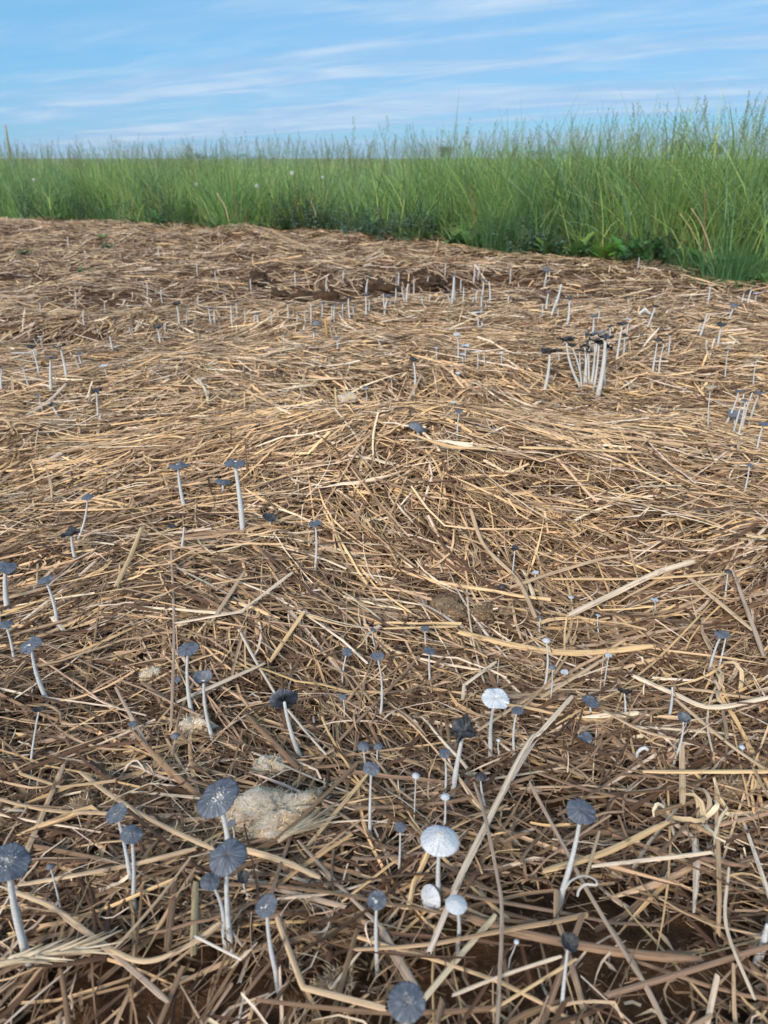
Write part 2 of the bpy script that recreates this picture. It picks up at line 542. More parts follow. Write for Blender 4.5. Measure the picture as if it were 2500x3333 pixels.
def edge_cut(x, y):
    """True where the mulch lies: on the near side of the grass edge"""
    return y < edge_y(x) + 0.20 * vnoise(x * 6, y * 0 + 3, 41) + 0.12


EDGE_PX = [(-700, 690), (-300, 698), (0, 712), (120, 720), (350, 722), (600, 742), (760, 752), (900, 745), (1100, 752), (1300, 775), (1450, 782), (1600, 800), (1900, 828),
           (2120, 848), (2250, 868), (2350, 885), (2520, 895), (2900, 930), (3300, 960)]
def at_edge(px, off=0.03):
    """ground point on the grass edge (off metres towards the camera) that the pixel column px meets"""
    x = np.linspace(-7, 6, 2600)
    y = edge_y(x) - off
    z = terrain(x, y)
    dep = y * math.cos(PITCH) + (CAM_H - z) * math.sin(PITCH)
    k = int(np.argmin(np.abs(x / dep * F + CX - px)))
    return Vector((x[k], y[k], z[k]))


EP = [at_depth(px, py, 1.0) - Vector((0, 0, CAM_H)) for px, py in EDGE_PX]
EP = [Vector((0, 0, CAM_H)) + d * (CAM_H / -d.z) for d in EP]
EDGE_X = np.array([p.x for p in EP])
EDGE_Y = np.array([p.y for p in EP])
o_ = np.argsort(EDGE_X)
EDGE_X, EDGE_Y = EDGE_X[o_], EDGE_Y[o_]

straw_parts = []


def add_straw(n, y0, y1, margin, K, S, Lm, wr, thin=False, lift=(-0.038, 0.009), spread=0.75, inner=None, litter=False):
    x, y = sample_zone(n, y0, y1, margin, inner, litter)
    m = edge_cut(x, y)
    x, y = x[m], y[m]
    N = len(x)
    L = np.clip(rng.lognormal(math.log(Lm), 0.55, N), 0.012, 0.30)
    w = rng.uniform(wr[0], wr[1], N) * rng.choice([0.4, 0.65, 0.95, 1.3], N, p=[0.25, 0.33, 0.27, 0.15])
    u = rng.random(N)
    lf = lift[0] + (lift[1] - lift[0]) * u ** (1.25 if y1 < 1.7 else 0.85)
    tl = rng.normal(0, 0.065 if y1 < 3 else 0.10, N)
    stick = rng.random(N) < 0.03
    tl = np.where(stick, rng.normal(0, 0.35, N), tl)
    tl = np.clip(tl, -0.75, 0.75)
    L = np.where(stick, np.minimum(L, 0.08), L)
    cv = rng.normal(0, 1.6, N) if thin else rng.normal(0, 0.25, N) * rng.choice([1.0, 3.5], N, p=[0.8, 0.2])
    kk = np.where(rng.random(N) < 0.24, rng.normal(0, 0.8, N), 0)
    ang = flow(x, y) + rng.normal(0, spread, N)
    P = straw_lines(x, y, ang, L, lf, tl, cv, kk, S)
    if thin:
        P[..., 2] += 0.006 * rng.normal(0, 1, (N, 1)) * np.sin(np.linspace(0, math.pi, S))[None, :] + 0.002
    t_ = np.linspace(-1, 1, S)[None, :]
    leafy = (rng.random(N) < 0.38)[:, None]
    wid = w[:, None] * np.where(leafy, 1.15 * (1 - 0.75 * np.abs(t_) ** 2.5), 1 - 0.30 * rng.random((N, S)))
    roll = rng.normal(0, 0.45, N)[:, None] + np.where(leafy, rng.normal(0, 0.9, (N, 1)) * t_, rng.normal(0, 0.12, (N, 1)) * t_)
    flip = np.where(rng.random(N) < 0.65, 0.85, -0.7)
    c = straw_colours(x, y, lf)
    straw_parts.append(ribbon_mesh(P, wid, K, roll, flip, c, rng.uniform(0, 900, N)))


add_straw(11500, 0.10, 0.80, 0.16, 4, 6, 0.078, (0.0023, 0.0050), spread=0.80, lift=(-0.046, 0.010))
add_straw(14000, 0.80, 1.60, 0.22, 3, 5, 0.085, (0.0030, 0.0062), spread=0.72, lift=(-0.052, 0.013))
add_straw(33000, 1.60, 3.20, 0.35, 3, 4, 0.088, (0.0034, 0.0072), spread=0.8, lift=(-0.050, 0.014))
add_straw(76000, 3.20, 9.20, 0.60, 2, 3, 0.090, (0.0040, 0.0075), spread=0.9)
# long stalks swept together on top
add_straw(1300, 0.15, 0.85, 0.1, 4, 8, 0.17, (0.0027, 0.0050), lift=(-0.010, 0.010), spread=0.6)
add_straw(2600, 0.85, 1.7, 0.2, 4, 7, 0.18, (0.0028, 0.0054), lift=(-0.008, 0.012), spread=0.42)
add_straw(5200, 1.7, 3.3, 0.3, 3, 5, 0.18, (0.0034, 0.0064), lift=(-0.006, 0.012), spread=0.5)
add_straw(11000, 0.10, 0.95, 0.12, 2, 6, 0.035, (0.0008, 0.0022), thin=True, lift=(-0.02, 0.008), spread=2)
add_straw(9000, 0.95, 2.2, 0.2, 2, 5, 0.045, (0.0008, 0.0018), thin=True, lift=(-0.012, 0.010), spread=2)
# broad torn sheaths
add_straw(260, 0.10, 0.95, 0.12, 4, 6, 0.045, (0.0065, 0.0095), lift=(-0.02, 0.005), spread=1.2)
add_straw(900, 0.95, 2.0, 0.2, 3, 5, 0.05, (0.007, 0.011), lift=(-0.02, 0.005), spread=1.0)
# beside the strip, coarser
add_straw(23000, -0.30, 1.70, 1.55, 2, 4, 0.095, (0.0036, 0.0075), spread=0.8, inner=0.10)
add_straw(19000, 1.70, 4.50, 1.60, 2, 3, 0.095, (0.0038, 0.0080), spread=0.8, inner=0.25)
add_straw(1500, 0.05, 1.70, 1.5, 3, 5, 0.17, (0.0030, 0.0058), lift=(-0.006, 0.012), spread=0.6, inner=0.08)
# crumbs on the open soil
add_straw(5000, 0.10, 0.75, 0.10, 2, 3, 0.011, (0.0010, 0.0030), lift=(-0.026, -0.008), spread=2, litter=True)
# short chopped chaff
add_straw(12000, 0.10, 1.1, 0.12, 3, 3, 0.015, (0.0018, 0.0050), lift=(-0.03, 0.004), spread=2)


def straw_mass(name, parts):
    off, V, Q, C, U = 0, [], [], [], []
    for v, q, c, u in parts:
        V.append(v); Q.append(q + off); C.append(c); U.append(u)
        off += len(v)
    return np_mesh(name, np.concatenate(V), np.concatenate(Q), mat=M_STRAW, attrs={'col': np.concatenate(C), 'suv': np.concatenate(U)})


mulch = link('straw_mulch', straw_mass('straw_mulch', straw_parts))
tag(mulch, 'loose tangled straw mulch covering the field in front of the grass', 'straw', kind='stuff')

# the largest stalks on top of the bed, one by one
NP = 270
ys = rng.uniform(0.22, 1.45, NP) ** 1.0
xs = rng.uniform(-1, 1, NP) * (0.53 * (0.895 * ys + 0.268))
for i in range(NP):
    if rng.random() < bare(xs[i], ys[i]) * 0.8:
        continue
    x, y = xs[i:i + 1], ys[i:i + 1]
    Lr = np.clip(rng.lognormal(math.log(0.15), 0.4, 1), 0.07, 0.32)
    ang = flow(x, y) + rng.normal(0, 0.65, 1)
    S, K = 7, 4
    lf = np.array([rng.uniform(0.002, 0.010)])
    P = straw_lines(x, y, ang, Lr, lf, rng.normal(0, 0.03, 1), rng.normal(0, 0.3, 1), np.where(rng.random(1) < 0.22, rng.normal(0, 0.6, 1), 0), S)
    t_ = np.linspace(-1, 1, S)[None, :]
    wid = rng.uniform(0.0030, 0.0056) * (1 - 0.15 * rng.random((1, S)))
    roll = rng.normal(0, 0.35) + rng.normal(0, 0.2) * t_
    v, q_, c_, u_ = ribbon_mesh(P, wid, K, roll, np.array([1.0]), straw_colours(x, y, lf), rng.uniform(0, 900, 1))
    o0 = v.mean(0)
    me = np_mesh('straw', v - o0, q_, mat=M_STRAW, attrs={'col': c_, 'suv': u_})
    link('straw', me, mulch, o0)


# straws that stand out in the photograph, each a thing of its own
def catmull(pts, S):
    pts = [pts[0] * 2 - pts[1]] + pts + [pts[-1] * 2 - pts[-2]]
    segs = len(pts) - 3
    out_ = []
    for j in range(S):
        u = j / (S - 1) * segs
        k = min(int(u), segs - 1)
        f = u - k
        p0, p1, p2, p3 = pts[k:k + 4]
        out_.append(0.5 * ((2 * p1) + (p2 - p0) * f + (2 * p0 - 5 * p1 + 4 * p2 - p3) * f * f + (3 * p1 - p0 - 3 * p2 + p3) * f ** 3))
    return out_


TONE = {'gold': (0.64, 0.45, 0.225), 'tan': (0.54, 0.40, 0.24), 'grey': (0.40, 0.31, 0.22), 'brown': (0.24, 0.155, 0.09), 'pale': (0.72, 0.59, 0.41), 'white': (0.74, 0.68, 0.56), 'olive': (0.34, 0.28, 0.15)}


def hero_straw(pts, wpx, tone, label, lift=0.012, K=5, sharp=False, name='straw_stalk'):
    ends = [on_ground(px, py, lift) for px, py in pts]
    n_ = len(ends)
    if n_ > 2 and sharp:
        P = []
        for a_, b_ in zip(ends[:-1], ends[1:]):
            P += [a_.lerp(b_, f) for f in (0.0, 0.06, 0.35, 0.65, 0.94)]
        P.append(ends[-1])
    else:
        P = catmull(ends, 7 * max(1, n_ - 1) + 1)
    # stiff: even out the ups and downs along its length
    zs = np.array([p.z for p in P])
    lin = np.interp(np.arange(len(P)), [0, len(P) - 1], [zs[0], zs[-1]])
    zz = np.maximum(0.5 * zs + 0.5 * lin, [float(terrain(p.x, p.y)) + 0.004 for p in P])
    A = np.array([[p.x, p.y, z_] for p, z_ in zip(P, zz)])[None]
    mid = P[len(P) // 2]
    w = px_size(mid, wpx) * 0.92
    S = A.shape[1]
    wid = w * (1 - 0.12 * rng.random((1, S)))
    wid[:, 0] *= 0.75
    wid[:, -1] *= 0.7
    c_ = np.array([TONE[tone]]) * rng.uniform(0.85, 1.0) * np.array([1.0, 0.955, 1.0])
    roll = np.full((1, S), rng.normal(0, 0.15)) + np.linspace(-0.2, 0.2, S)[None] * rng.normal(0, 1)
    v, q_, cc, u_ = ribbon_mesh(A, wid, K, roll, np.array([1.0]), c_, rng.uniform(0, 900, 1), 0.9 if K == 5 else 0.5)
    o0 = A[0, S // 2]
    o = link(name, np_mesh(name, v - o0, q_, mat=M_STRAW, attrs={'col': cc, 'suv': u_}), None, o0)
    tag(o, label, 'straw', 'straw stalks that stand out on the mulch')
    return o


HERO = [
    ([(30, 2895), (173, 2951), (316, 3053), (422, 3113), (512, 3117), (633, 3060), (708, 3008)], 22, 'tan', 'long straw curved like a bow below the pair of small dark mushrooms', 0.016),
    ([(203, 2977), (380, 3110), (543, 3256)], 22, 'grey', 'thick grey straw sloping down out of the bow-shaped straw', 0.010),
    ([(264, 2514), (377, 2589), (527, 2676), (690, 2760)], 19, 'tan', 'long straw slanting down to the two large slate mushrooms', 0.016),
    ([(68, 2879), (407, 2808), (633, 2763)], 18, 'tan', 'straight straw crossing behind the pair of small dark mushrooms', 0.014),
    ([(1195, 2520), (1002, 2751)], 16, 'gold', 'straight golden straw pointing down beside the large pale clod', 0.018),
    ([(105, 2751), (377, 2804)], 18, 'brown', 'dark reddish brown straw between the edge mushroom and the pair', 0.010),
    ([(205, 2490), (140, 2640), (75, 2795)], 24, 'tan', 'wide straw leaning above the slate mushroom at the picture edge', 0.012),
    ([(566, 2872), (545, 3085)], 32, 'brown', 'wide flat rotten straw beside the slender double stems', 0.006),
    ([(637, 2880), (630, 3100)], 30, 'olive', 'wide olive straw under the bow-shaped straw', 0.008),
    ([(904, 2992), (987, 3211), (1250, 3281)], 24, 'tan', 'straw kinked into an elbow near the bottom edge', 0.014, True),
    ([(637, 3049), (784, 3121)], 11, 'white', 'short bleached straw at the end of the bow-shaped straw', 0.018),
    ([(972, 2736), (1110, 2880), (1250, 3023)], 17, 'grey', 'straight grey straw running from the pale clod to the flecked small mushroom', 0.012),
    ([(618, 2793), (500, 2940), (377, 3083)], 12, 'tan', 'thin straw slanting between the pair and the double stems', 0.018),
    ([(800, 2765), (920, 2800), (1035, 2852)], 26, 'tan', 'thick broken straw just below the large pale clod', 0.014),
    ([(770, 2850), (950, 2900), (1120, 2950)], 20, 'grey', 'grey straw passing above the mushroom with a white patch', 0.010),
    ([(1860, 2268), (1760, 2385), (1706, 2450), (1476, 2895)], 20, 'pale', 'long pale straw leaning across to the large white mushroom', 0.022),
    ([(1544, 2548), (1574, 2638), (1619, 2842), (1634, 2977), (1619, 3340)], 14, 'grey', 'very long withered straw hanging down past the white mushrooms', 0.024),
    ([(1725, 2548), (1823, 2721), (1913, 2887), (2041, 3098), (2109, 3211), (2170, 3345)], 17, 'grey', 'very long straw running down under the leaning dark mushroom', 0.014),
    ([(1770, 2834), (1966, 2774), (2169, 2676)], 26, 'gold', 'broad golden straw behind the leaning dark mushroom', 0.014),
    ([(1928, 2819), (2312, 2774)], 17, 'pale', 'pale straw lying level beside the torn husk', 0.018),
    ([(1536, 2989), (1672, 3023), (2004, 3090), (2267, 3121)], 36, 'brown', 'broad brown straw under the small white mushroom', 0.008),
    ([(2222, 2430), (2222, 2616)], 24, 'tan', 'short upright-lying straw above the torn husk', 0.012),
    ([(2094, 2510), (2300, 2512), (2510, 2510)], 18, 'gold', 'level golden straw touching the picture edge above the brown clod', 0.016),
    ([(1476, 3237), (1640, 3170), (1823, 3113)], 15, 'pale', 'pale straw rising to the dark round cap near the bottom', 0.016),
    ([(1604, 3286), (1875, 3121)], 13, 'gold', 'thin golden straw under the dark round cap near the bottom', 0.020),
    ([(2373, 2827), (2365, 3008), (2456, 3249)], 13, 'pale', 'thin pale straw bent downwards close to the picture edge', 0.018),
    ([(1240, 3030), (1300, 3130), (1363, 3234)], 36, 'grey', 'broad grey straw pointing at the blurred cap on the bottom edge', 0.010),
    ([(1951, 2706), (1906, 2857)], 12, 'tan', 'short straw crossing the broad golden straw', 0.020),
    ([(1529, 1650), (1574, 1793), (1680, 1906), (1745, 2010)], 15, 'tan', 'bent wide straw running down the near slope of the mound', 0.016),
    ([(1664, 1910), (1800, 1868), (1951, 1820), (2041, 1808)], 14, 'tan', 'straw curving above the long broad pale straw', 0.018),
    ([(1853, 2000), (2004, 1936), (2139, 1868), (2252, 1827)], 24, 'pale', 'long broad pale straw lying across the right slope', 0.020),
    ([(1800, 1884), (2079, 1891), (2380, 1865)], 11, 'gold', 'thin level straw crossing under the long broad pale straw', 0.014),
    ([(1250, 2045), (1484, 2038)], 11, 'gold', 'thin level golden straw below the crumbled clod', 0.018),
    ([(1499, 2057), (1702, 2102), (1890, 2121), (2117, 2102)], 26, 'gold', 'broad golden straw sagging between the clod and the twin mushrooms', 0.012),
    ([(2230, 1868), (2448, 2049)], 18, 'tan', 'straight straw slanting down towards the picture edge', 0.016),
    ([(2388, 1861), (2486, 2132)], 17, 'grey', 'grey straw hanging down along the picture edge', 0.014),
    ([(2064, 2200), (2192, 2253), (2320, 2294), (2505, 2268)], 20, 'pale', 'sagging pale straw beyond the black shaggy cap', 0.016),
    ([(1506, 2275), (1510, 2230), (1612, 2155)], 13, 'pale', 'pale straw with a sharp knee beside the flat white mushroom', 0.022, True),
    ([(1966, 2313), (2079, 2373), (2199, 2407)], 12, 'tan', 'thin straw passing under the black shaggy cap', 0.018),
    ([(2199, 2275), (2365, 2404), (2486, 2500)], 15, 'tan', 'long straw slanting past the cup mushroom to the edge', 0.014),
    ([(1762, 2268), (1973, 2140)], 16, 'tan', 'straight straw between the two thin pale mushrooms', 0.014),
    ([(949, 1865), (784, 1989), (573, 2027)], 14, 'pale', 'pale straw with a bend lying before the slim dark mushroom', 0.020, True),
    ([(795, 1861), (686, 2027)], 16, 'tan', 'straight straw leaning through the bent pale straw', 0.018),
    ([(987, 1993), (882, 2147)], 18, 'gold', 'short golden straw above the mushroom that shows its gills', 0.018),
    ([(557, 1793), (565, 2042), (557, 2366)], 11, 'grey', 'long grey straw hanging straight down beside the two bluish mushrooms', 0.018),
    ([(580, 2283), (859, 2159)], 17, 'pale', 'pale straw passing behind the two bluish mushrooms', 0.020),
    ([(377, 2238), (482, 2434)], 14, 'grey', 'grey straw slanting towards the small pale clod', 0.016),
    ([(799, 2321), (972, 2500)], 24, 'brown', 'wide brown straw ending under the mushroom that shows its gills', 0.010),
    ([(460, 1718), (425, 1810), (377, 1906)], 18, 'gold', 'golden straw slanting below the two tall blue-grey mushrooms', 0.018),
    ([(1694, 1455), (1880, 1458), (2079, 1471)], 16, 'gold', 'long level golden straw on the far right of the mound crest', 0.020),
    ([(1355, 1418), (1476, 1463), (1604, 1450)], 12, 'gold', 'curved yellow straw sagging along the mound crest', 0.030),
    ([(1330, 1408), (1460, 1452), (1590, 1462)], 10, 'gold', 'second yellow straw just above the sagging one on the crest', 0.034),
]
for h_ in HERO:
    pts, wpx, tone, lab, lift = h_[:5]
    hero_straw(pts, wpx, tone, lab, lift, sharp=len(h_) > 5)
# curled pale fibre at the foot of the leaning dark mushroom
hero_straw([(1838, 2895), (1860, 2868), (1900, 2855), (1935, 2868), (1940, 2884), (1905, 2882), (1885, 2898), (1880, 2915)], 9, 'white', 'curled bleached fibre looped at the foot of the leaning dark mushroom', 0.020, K=3)
# upright stub
p0 = on_ground(1066, 1100)
p1 = at_depth(1058, 1040, p0.y)


def tube(pts, rads, n=8, cap=True):
    """verts and faces of a tube through pts"""
    V, Q, T_ = [], [], []
    prev = None
    for i, p in enumerate(pts):
        d = (pts[min(i + 1, len(pts) - 1)] - pts[max(i - 1, 0)]).normalized()
        a_ = d.orthogonal().normalized() if prev is None else (prev - d * prev.dot(d)).normalized()
        prev = a_
        b_ = d.cross(a_)
        for k in range(n):
            w = 2 * math.pi * k / n
            V.append(p + (a_ * math.cos(w) + b_ * math.sin(w)) * rads[i])
    for i in range(len(pts) - 1):
        for k in range(n):
            Q.append((i * n + k, i * n + (k + 1) % n, (i + 1) * n + (k + 1) % n, (i + 1) * n + k))
    if cap:
        V.append(pts[-1] + (pts[-1] - pts[-2]).normalized() * rads[-1] * 0.3)
        e = len(V) - 1
        b0 = (len(pts) - 1) * n
        for k in range(n):
            T_.append((b0 + k, b0 + (k + 1) % n, e))
    return [tuple(v) for v in V], Q, T_


def const_attr(n, c):
    return np.tile(np.array([*c, 1.0]), (n, 1))


V_, Q_, T_ = tube([Vector((0, 0, -0.02)), (p1 - p0) * 0.5, p1 - p0], [0.004, 0.0042, 0.0038])
o = link('straw_stub', np_mesh('straw_stub', V_, Q_, T_, M_STRAW, {'col': const_attr(len(V_), (0.50, 0.30, 0.10)), 'suv': np.array(V_)}), None, p0)
tag(o, 'upright orange straw stub in front of the row of white stems', 'straw')


# ------------------------------------------------------------------ barley ear and torn husks
def barley_ear(a_px, b_px, label):
    p, q_ = on_ground(*a_px, 0.016), on_ground(*b_px, 0.016)
    root = empty('barley_ear', p)
    d = q_ - p
    pts = [d * (i / 6) + Vector((0, 0, 0.003 * math.sin(i / 6 * 3.1))) for i in range(7)]
    V_, Q_, T_ = tube(pts, [0.0022] * 7, 6)
    link('rachis', np_mesh('rachis', V_, Q_, T_, M_STRAW, {'col': const_attr(len(V_), (0.46, 0.36, 0.24)), 'suv': np.array(V_)}), root)
    dn = d.normalized()
    sd_ = Vector((-dn.y, dn.x, 0))
    for i in range(26):                                   # husks with their awns, overlapping along the ear
        f = i / 26
        s_ = 1 if i % 2 else -1
        b = d * (0.08 + 0.85 * f) + Vector((0, 0, 0.004))
        ax = (dn * 1.0 + sd_ * s_ * random.uniform(0.10, 0.35) + Vector((0, 0, random.uniform(0, 0.2)))).normalized()
        pts = [b, b + ax * 0.006, b + ax * 0.014, b + ax * random.uniform(0.03, 0.045)]
        V_, Q_, T_ = tube(pts, [0.0009, 0.0024, 0.0012, 0.0002], 5)
        c_ = random.choice([(0.50, 0.40, 0.28), (0.42, 0.33, 0.22), (0.60, 0.50, 0.36)])
        link('husk', np_mesh('husk', V_, Q_, T_, M_STRAW, {'col': const_attr(len(V_), c_), 'suv': np.array(V_)}), root)
    tag(root, label, 'barley ear')


barley_ear((-20, 3145), (300, 3095), 'frayed barley ear lying under the bow-shaped straw')
barley_ear((905, 2740), (1010, 2690), 'flattened grain ear tucked under the lower edge of the large pale clod')


def husk_curl(px, py, label):
    """a torn, curled leaf sheath: a few broad ribbons bent upwards"""
    p = on_ground(px, py)
    root = empty('torn_husk', p)
    for i in range(8):
        S = 9
        a0 = random.uniform(0, 6.28)
        L = random.uniform(0.03, 0.065)
        b = Vector((random.uniform(-0.025, 0.025), random.uniform(-0.02, 0.02), 0.002))
        P = []
        for j in range(S):
            f = j / (S - 1)
            w = a0 + f * random.uniform(0.8, 1.1)
            P.append(b + Vector((math.cos(w), math.sin(w), 0)) * (f * L * (1 - 0.35 * f)) + Vector((0, 0, 0.014 * math.sin(f * 2.6))))
        A = np.array(P)[None]
        wid = 0.0055 * (1 - 0.7 * np.linspace(0, 1, S)[None] ** 2)
        v, q_, cc, u_ = ribbon_mesh(A, wid, 3, np.linspace(0, random.uniform(-1.2, 1.2), S)[None], np.array([-1.0]), np.array([random.choice([TONE['pale'], TONE['tan'], TONE['grey']])]), np.array([random.uniform(0, 99)]))
        link('strip', np_mesh('strip', v, q_, mat=M_STRAW, attrs={'col': cc, 'suv': u_}), root)
    tag(root, label, 'husk')


husk_curl(2245, 2700, 'torn curled straw husk with bleached strips beside the level pale straw')
husk_curl(2385, 2230, 'ragged grey straw husk near the picture edge below the twin mushrooms')


# ------------------------------------------------------------------ clods
def clod(name, px, py, wpx, hpx, mat, label, rotz=0.0, rough=1.0, sub=4, height=0.55, lift=0.6):
    p = on_ground(px, py)
    w = px_size(p, wpx) / 2
    el = math.atan2(CAM_H - p.z, p.y)
    d = max(px_size(p, hpx) / 2 / max(0.35, math.sin(el)) * 0.8, w * 0.35)
    import bmesh
    bm = bmesh.new()
    bmesh.ops.create_icosphere(bm, subdivisions=sub, radius=1.0)
    s0 = random.uniform(0, 50)
    hz = min(w, d) * height * 2
    for v in bm.verts:
        c = v.co.copy()
        n_ = 0.0
        f, amp = 1.9, 0.40
        for _ in range(5 if sub < 5 else 7):
            q_ = c * f + Vector((s0, s0 * 1.3, s0 * 0.7))
            n_ += amp * (float(vnoise(q_.x + q_.z * 0.7, q_.y - q_.z * 0.6, 7)) + float(vnoise(q_.z + q_.x * 0.3, q_.y * 0.8 + 4, 8)))
            f *= 2.1
            amp *= 0.72
        th_ = math.atan2(c.y, c.x)
        n_ += 0.16 * math.sin(2 * th_ + s0) + 0.12 * math.sin(3 * th_ + s0 * 2) + 0.09 * math.sin(5 * th_ + s0 * 3) + 0.05 * math.sin(9 * th_ + s0)
        c *= 1 + n_ * rough
        sq = 1.0
        v.co = Vector((c.x * w * sq, c.y * d * sq, c.z * hz * 0.6))
    me = bpy.data.meshes.new(name)
    bm.to_mesh(me)
    bm.free()
    me.materials.append(mat)
    me.polygons.foreach_set('use_smooth', np.ones(len(me.polygons), bool))
    o = link(name, me, None, p + Vector((0, 0, hz * lift * 0.5)))
    o.rotation_euler = (random.uniform(-0.1, 0.1), random.uniform(-0.1, 0.1), rotz)
    tag(o, label, 'clod', 'dry clods lying on the straw')
    if mat is not M_MANURE:                               # matted plant fibres standing off the surface
        rd_ = random.Random(int(px))
        nf_ = 1800 if wpx > 200 else 500
        V, T3, C = [], [], []
        vs_ = [(v.co.copy(), v.normal.copy()) for v in me.vertices]
        pal = [(0.78, 0.70, 0.55), (0.62, 0.50, 0.34), (0.70, 0.48, 0.22), (0.70, 0.60, 0.45)] if mat is M_CLOD else [(0.42, 0.30, 0.19), (0.28, 0.19, 0.11), (0.50, 0.40, 0.28)]
        for _ in range(nf_):
            c, n_ = rd_.choice(vs_)
            if c.z < -hz * 0.25:
                continue
            d_ = Vector((rd_.gauss(0, 1), rd_.gauss(0, 1), rd_.gauss(0, 1)))
            d_ = (d_ - n_ * d_.dot(n_) * 0.75 + n_ * 0.35).normalized()
            l_ = rd_.uniform(0.003, 0.009)
            s_ = d_.cross(n_ + Vector((0.01, 0, 0))).normalized() * rd_.uniform(0.0003, 0.0007)
            b = len(V)
            V += [tuple(c - n_ * 0.0006 - s_), tuple(c - n_ * 0.0006 + s_), tuple(c + d_ * l_)]
            T3.append((b, b + 1, b + 2))
            C += [(*rd_.choice(pal), 1.0)] * 3
        fb = link('matted_fibres', np_mesh('matted_fibres', V, None, T3, M_STRAW, {'col': np.array(C), 'suv': np.array(V)}), o)
        fb['kind'] = 'stuff'
    return o


clod('pale_clod', 898, 2680, 285, 130, M_CLOD, 'large pale fibrous clod beside the biggest slate mushroom', 0.30, 1.1, 5, 0.62, 0.7)
clod('pale_clod', 880, 2505, 95, 66, M_CLOD, 'grey fibrous clod lying behind the large pale clod', 0.1, 0.9, 4, 0.5)
clod('brown_clod', 325, 2560, 62, 60, M_CLOD2, 'brown crumbly clod above the pair of small dark mushrooms', 0.6, 1.0, 4, 0.5)
clod('brown_clod', 272, 2622, 84, 60, M_CLOD2, 'lower brown crumb leaning on the crumbly clod above the pair', 0.5, 1.0, 4, 0.45)
clod('pale_clod', 637, 2372, 82, 70, M_CLOD, 'small yellowish clod at the foot of the two bluish mushrooms', 0.2, 1.0, 4, 0.6)
clod('pale_clod', 490, 2200, 58, 36, M_CLOD, 'tiny pale lump left of the two bluish mushrooms', 0.0, 1.0, 3, 0.6)
clod('brown_clod', 1455, 1990, 130, 75, M_CLOD2, 'flat crumbled clod on the near foot of the mound', 0.1, 1.1, 4, 0.3)
clod('brown_clod', 1566, 2008, 74, 55, M_CLOD2, 'knobbly clod touching the flat crumbled clod', -0.4, 1.1, 4, 0.55)
clod('brown_clod', 2384, 2568, 92, 80, M_CLOD2, 'dull brown clod under the level golden straw near the edge', 0.1, 1.0, 4, 0.4)
clod('pale_clod', 1130, 1302, 62, 34, M_CLOD, 'pale flat clod lying behind the mound near a tiny blue cap', 0.1, 1.0, 3, 0.4)
clod('brown_clod', 1090, 3190, 100, 60, M_CLOD2, 'sunken brown clod by the kinked straw', 0.3, 1.0, 4, 0.2, 0.0)
for i, (px, py, w_, h_, lab) in enumerate([
        (905, 958, 95, 40, 'dark wet manure lump at the near end of the hollow'), (1010, 968, 150, 34, 'reddish brown manure lump in the middle of the hollow'),
        (1240, 932, 150, 36, 'orange brown manure lump behind the tall pair of stems'), (1400, 920, 90, 30, 'blackish manure lump at the far end of the hollow'),
        (1120, 985, 130, 30, 'low manure lump under the row of white stems'), (300, 1102, 120, 34, 'brown manure lump in the side hollow'),
        (180, 1135, 160, 32, 'dark flat manure lump near the three tall stems'), (830, 905, 90, 26, 'orange manure lump beyond the hollow')]):
    o = clod('manure_lump', px, py, w_ * 0.8, h_, M_MANURE, lab, random.uniform(-0.3, 0.3), 1.4, 4, 0.42, -0.5)
    o['group'] = 'manure lumps in the hollows'


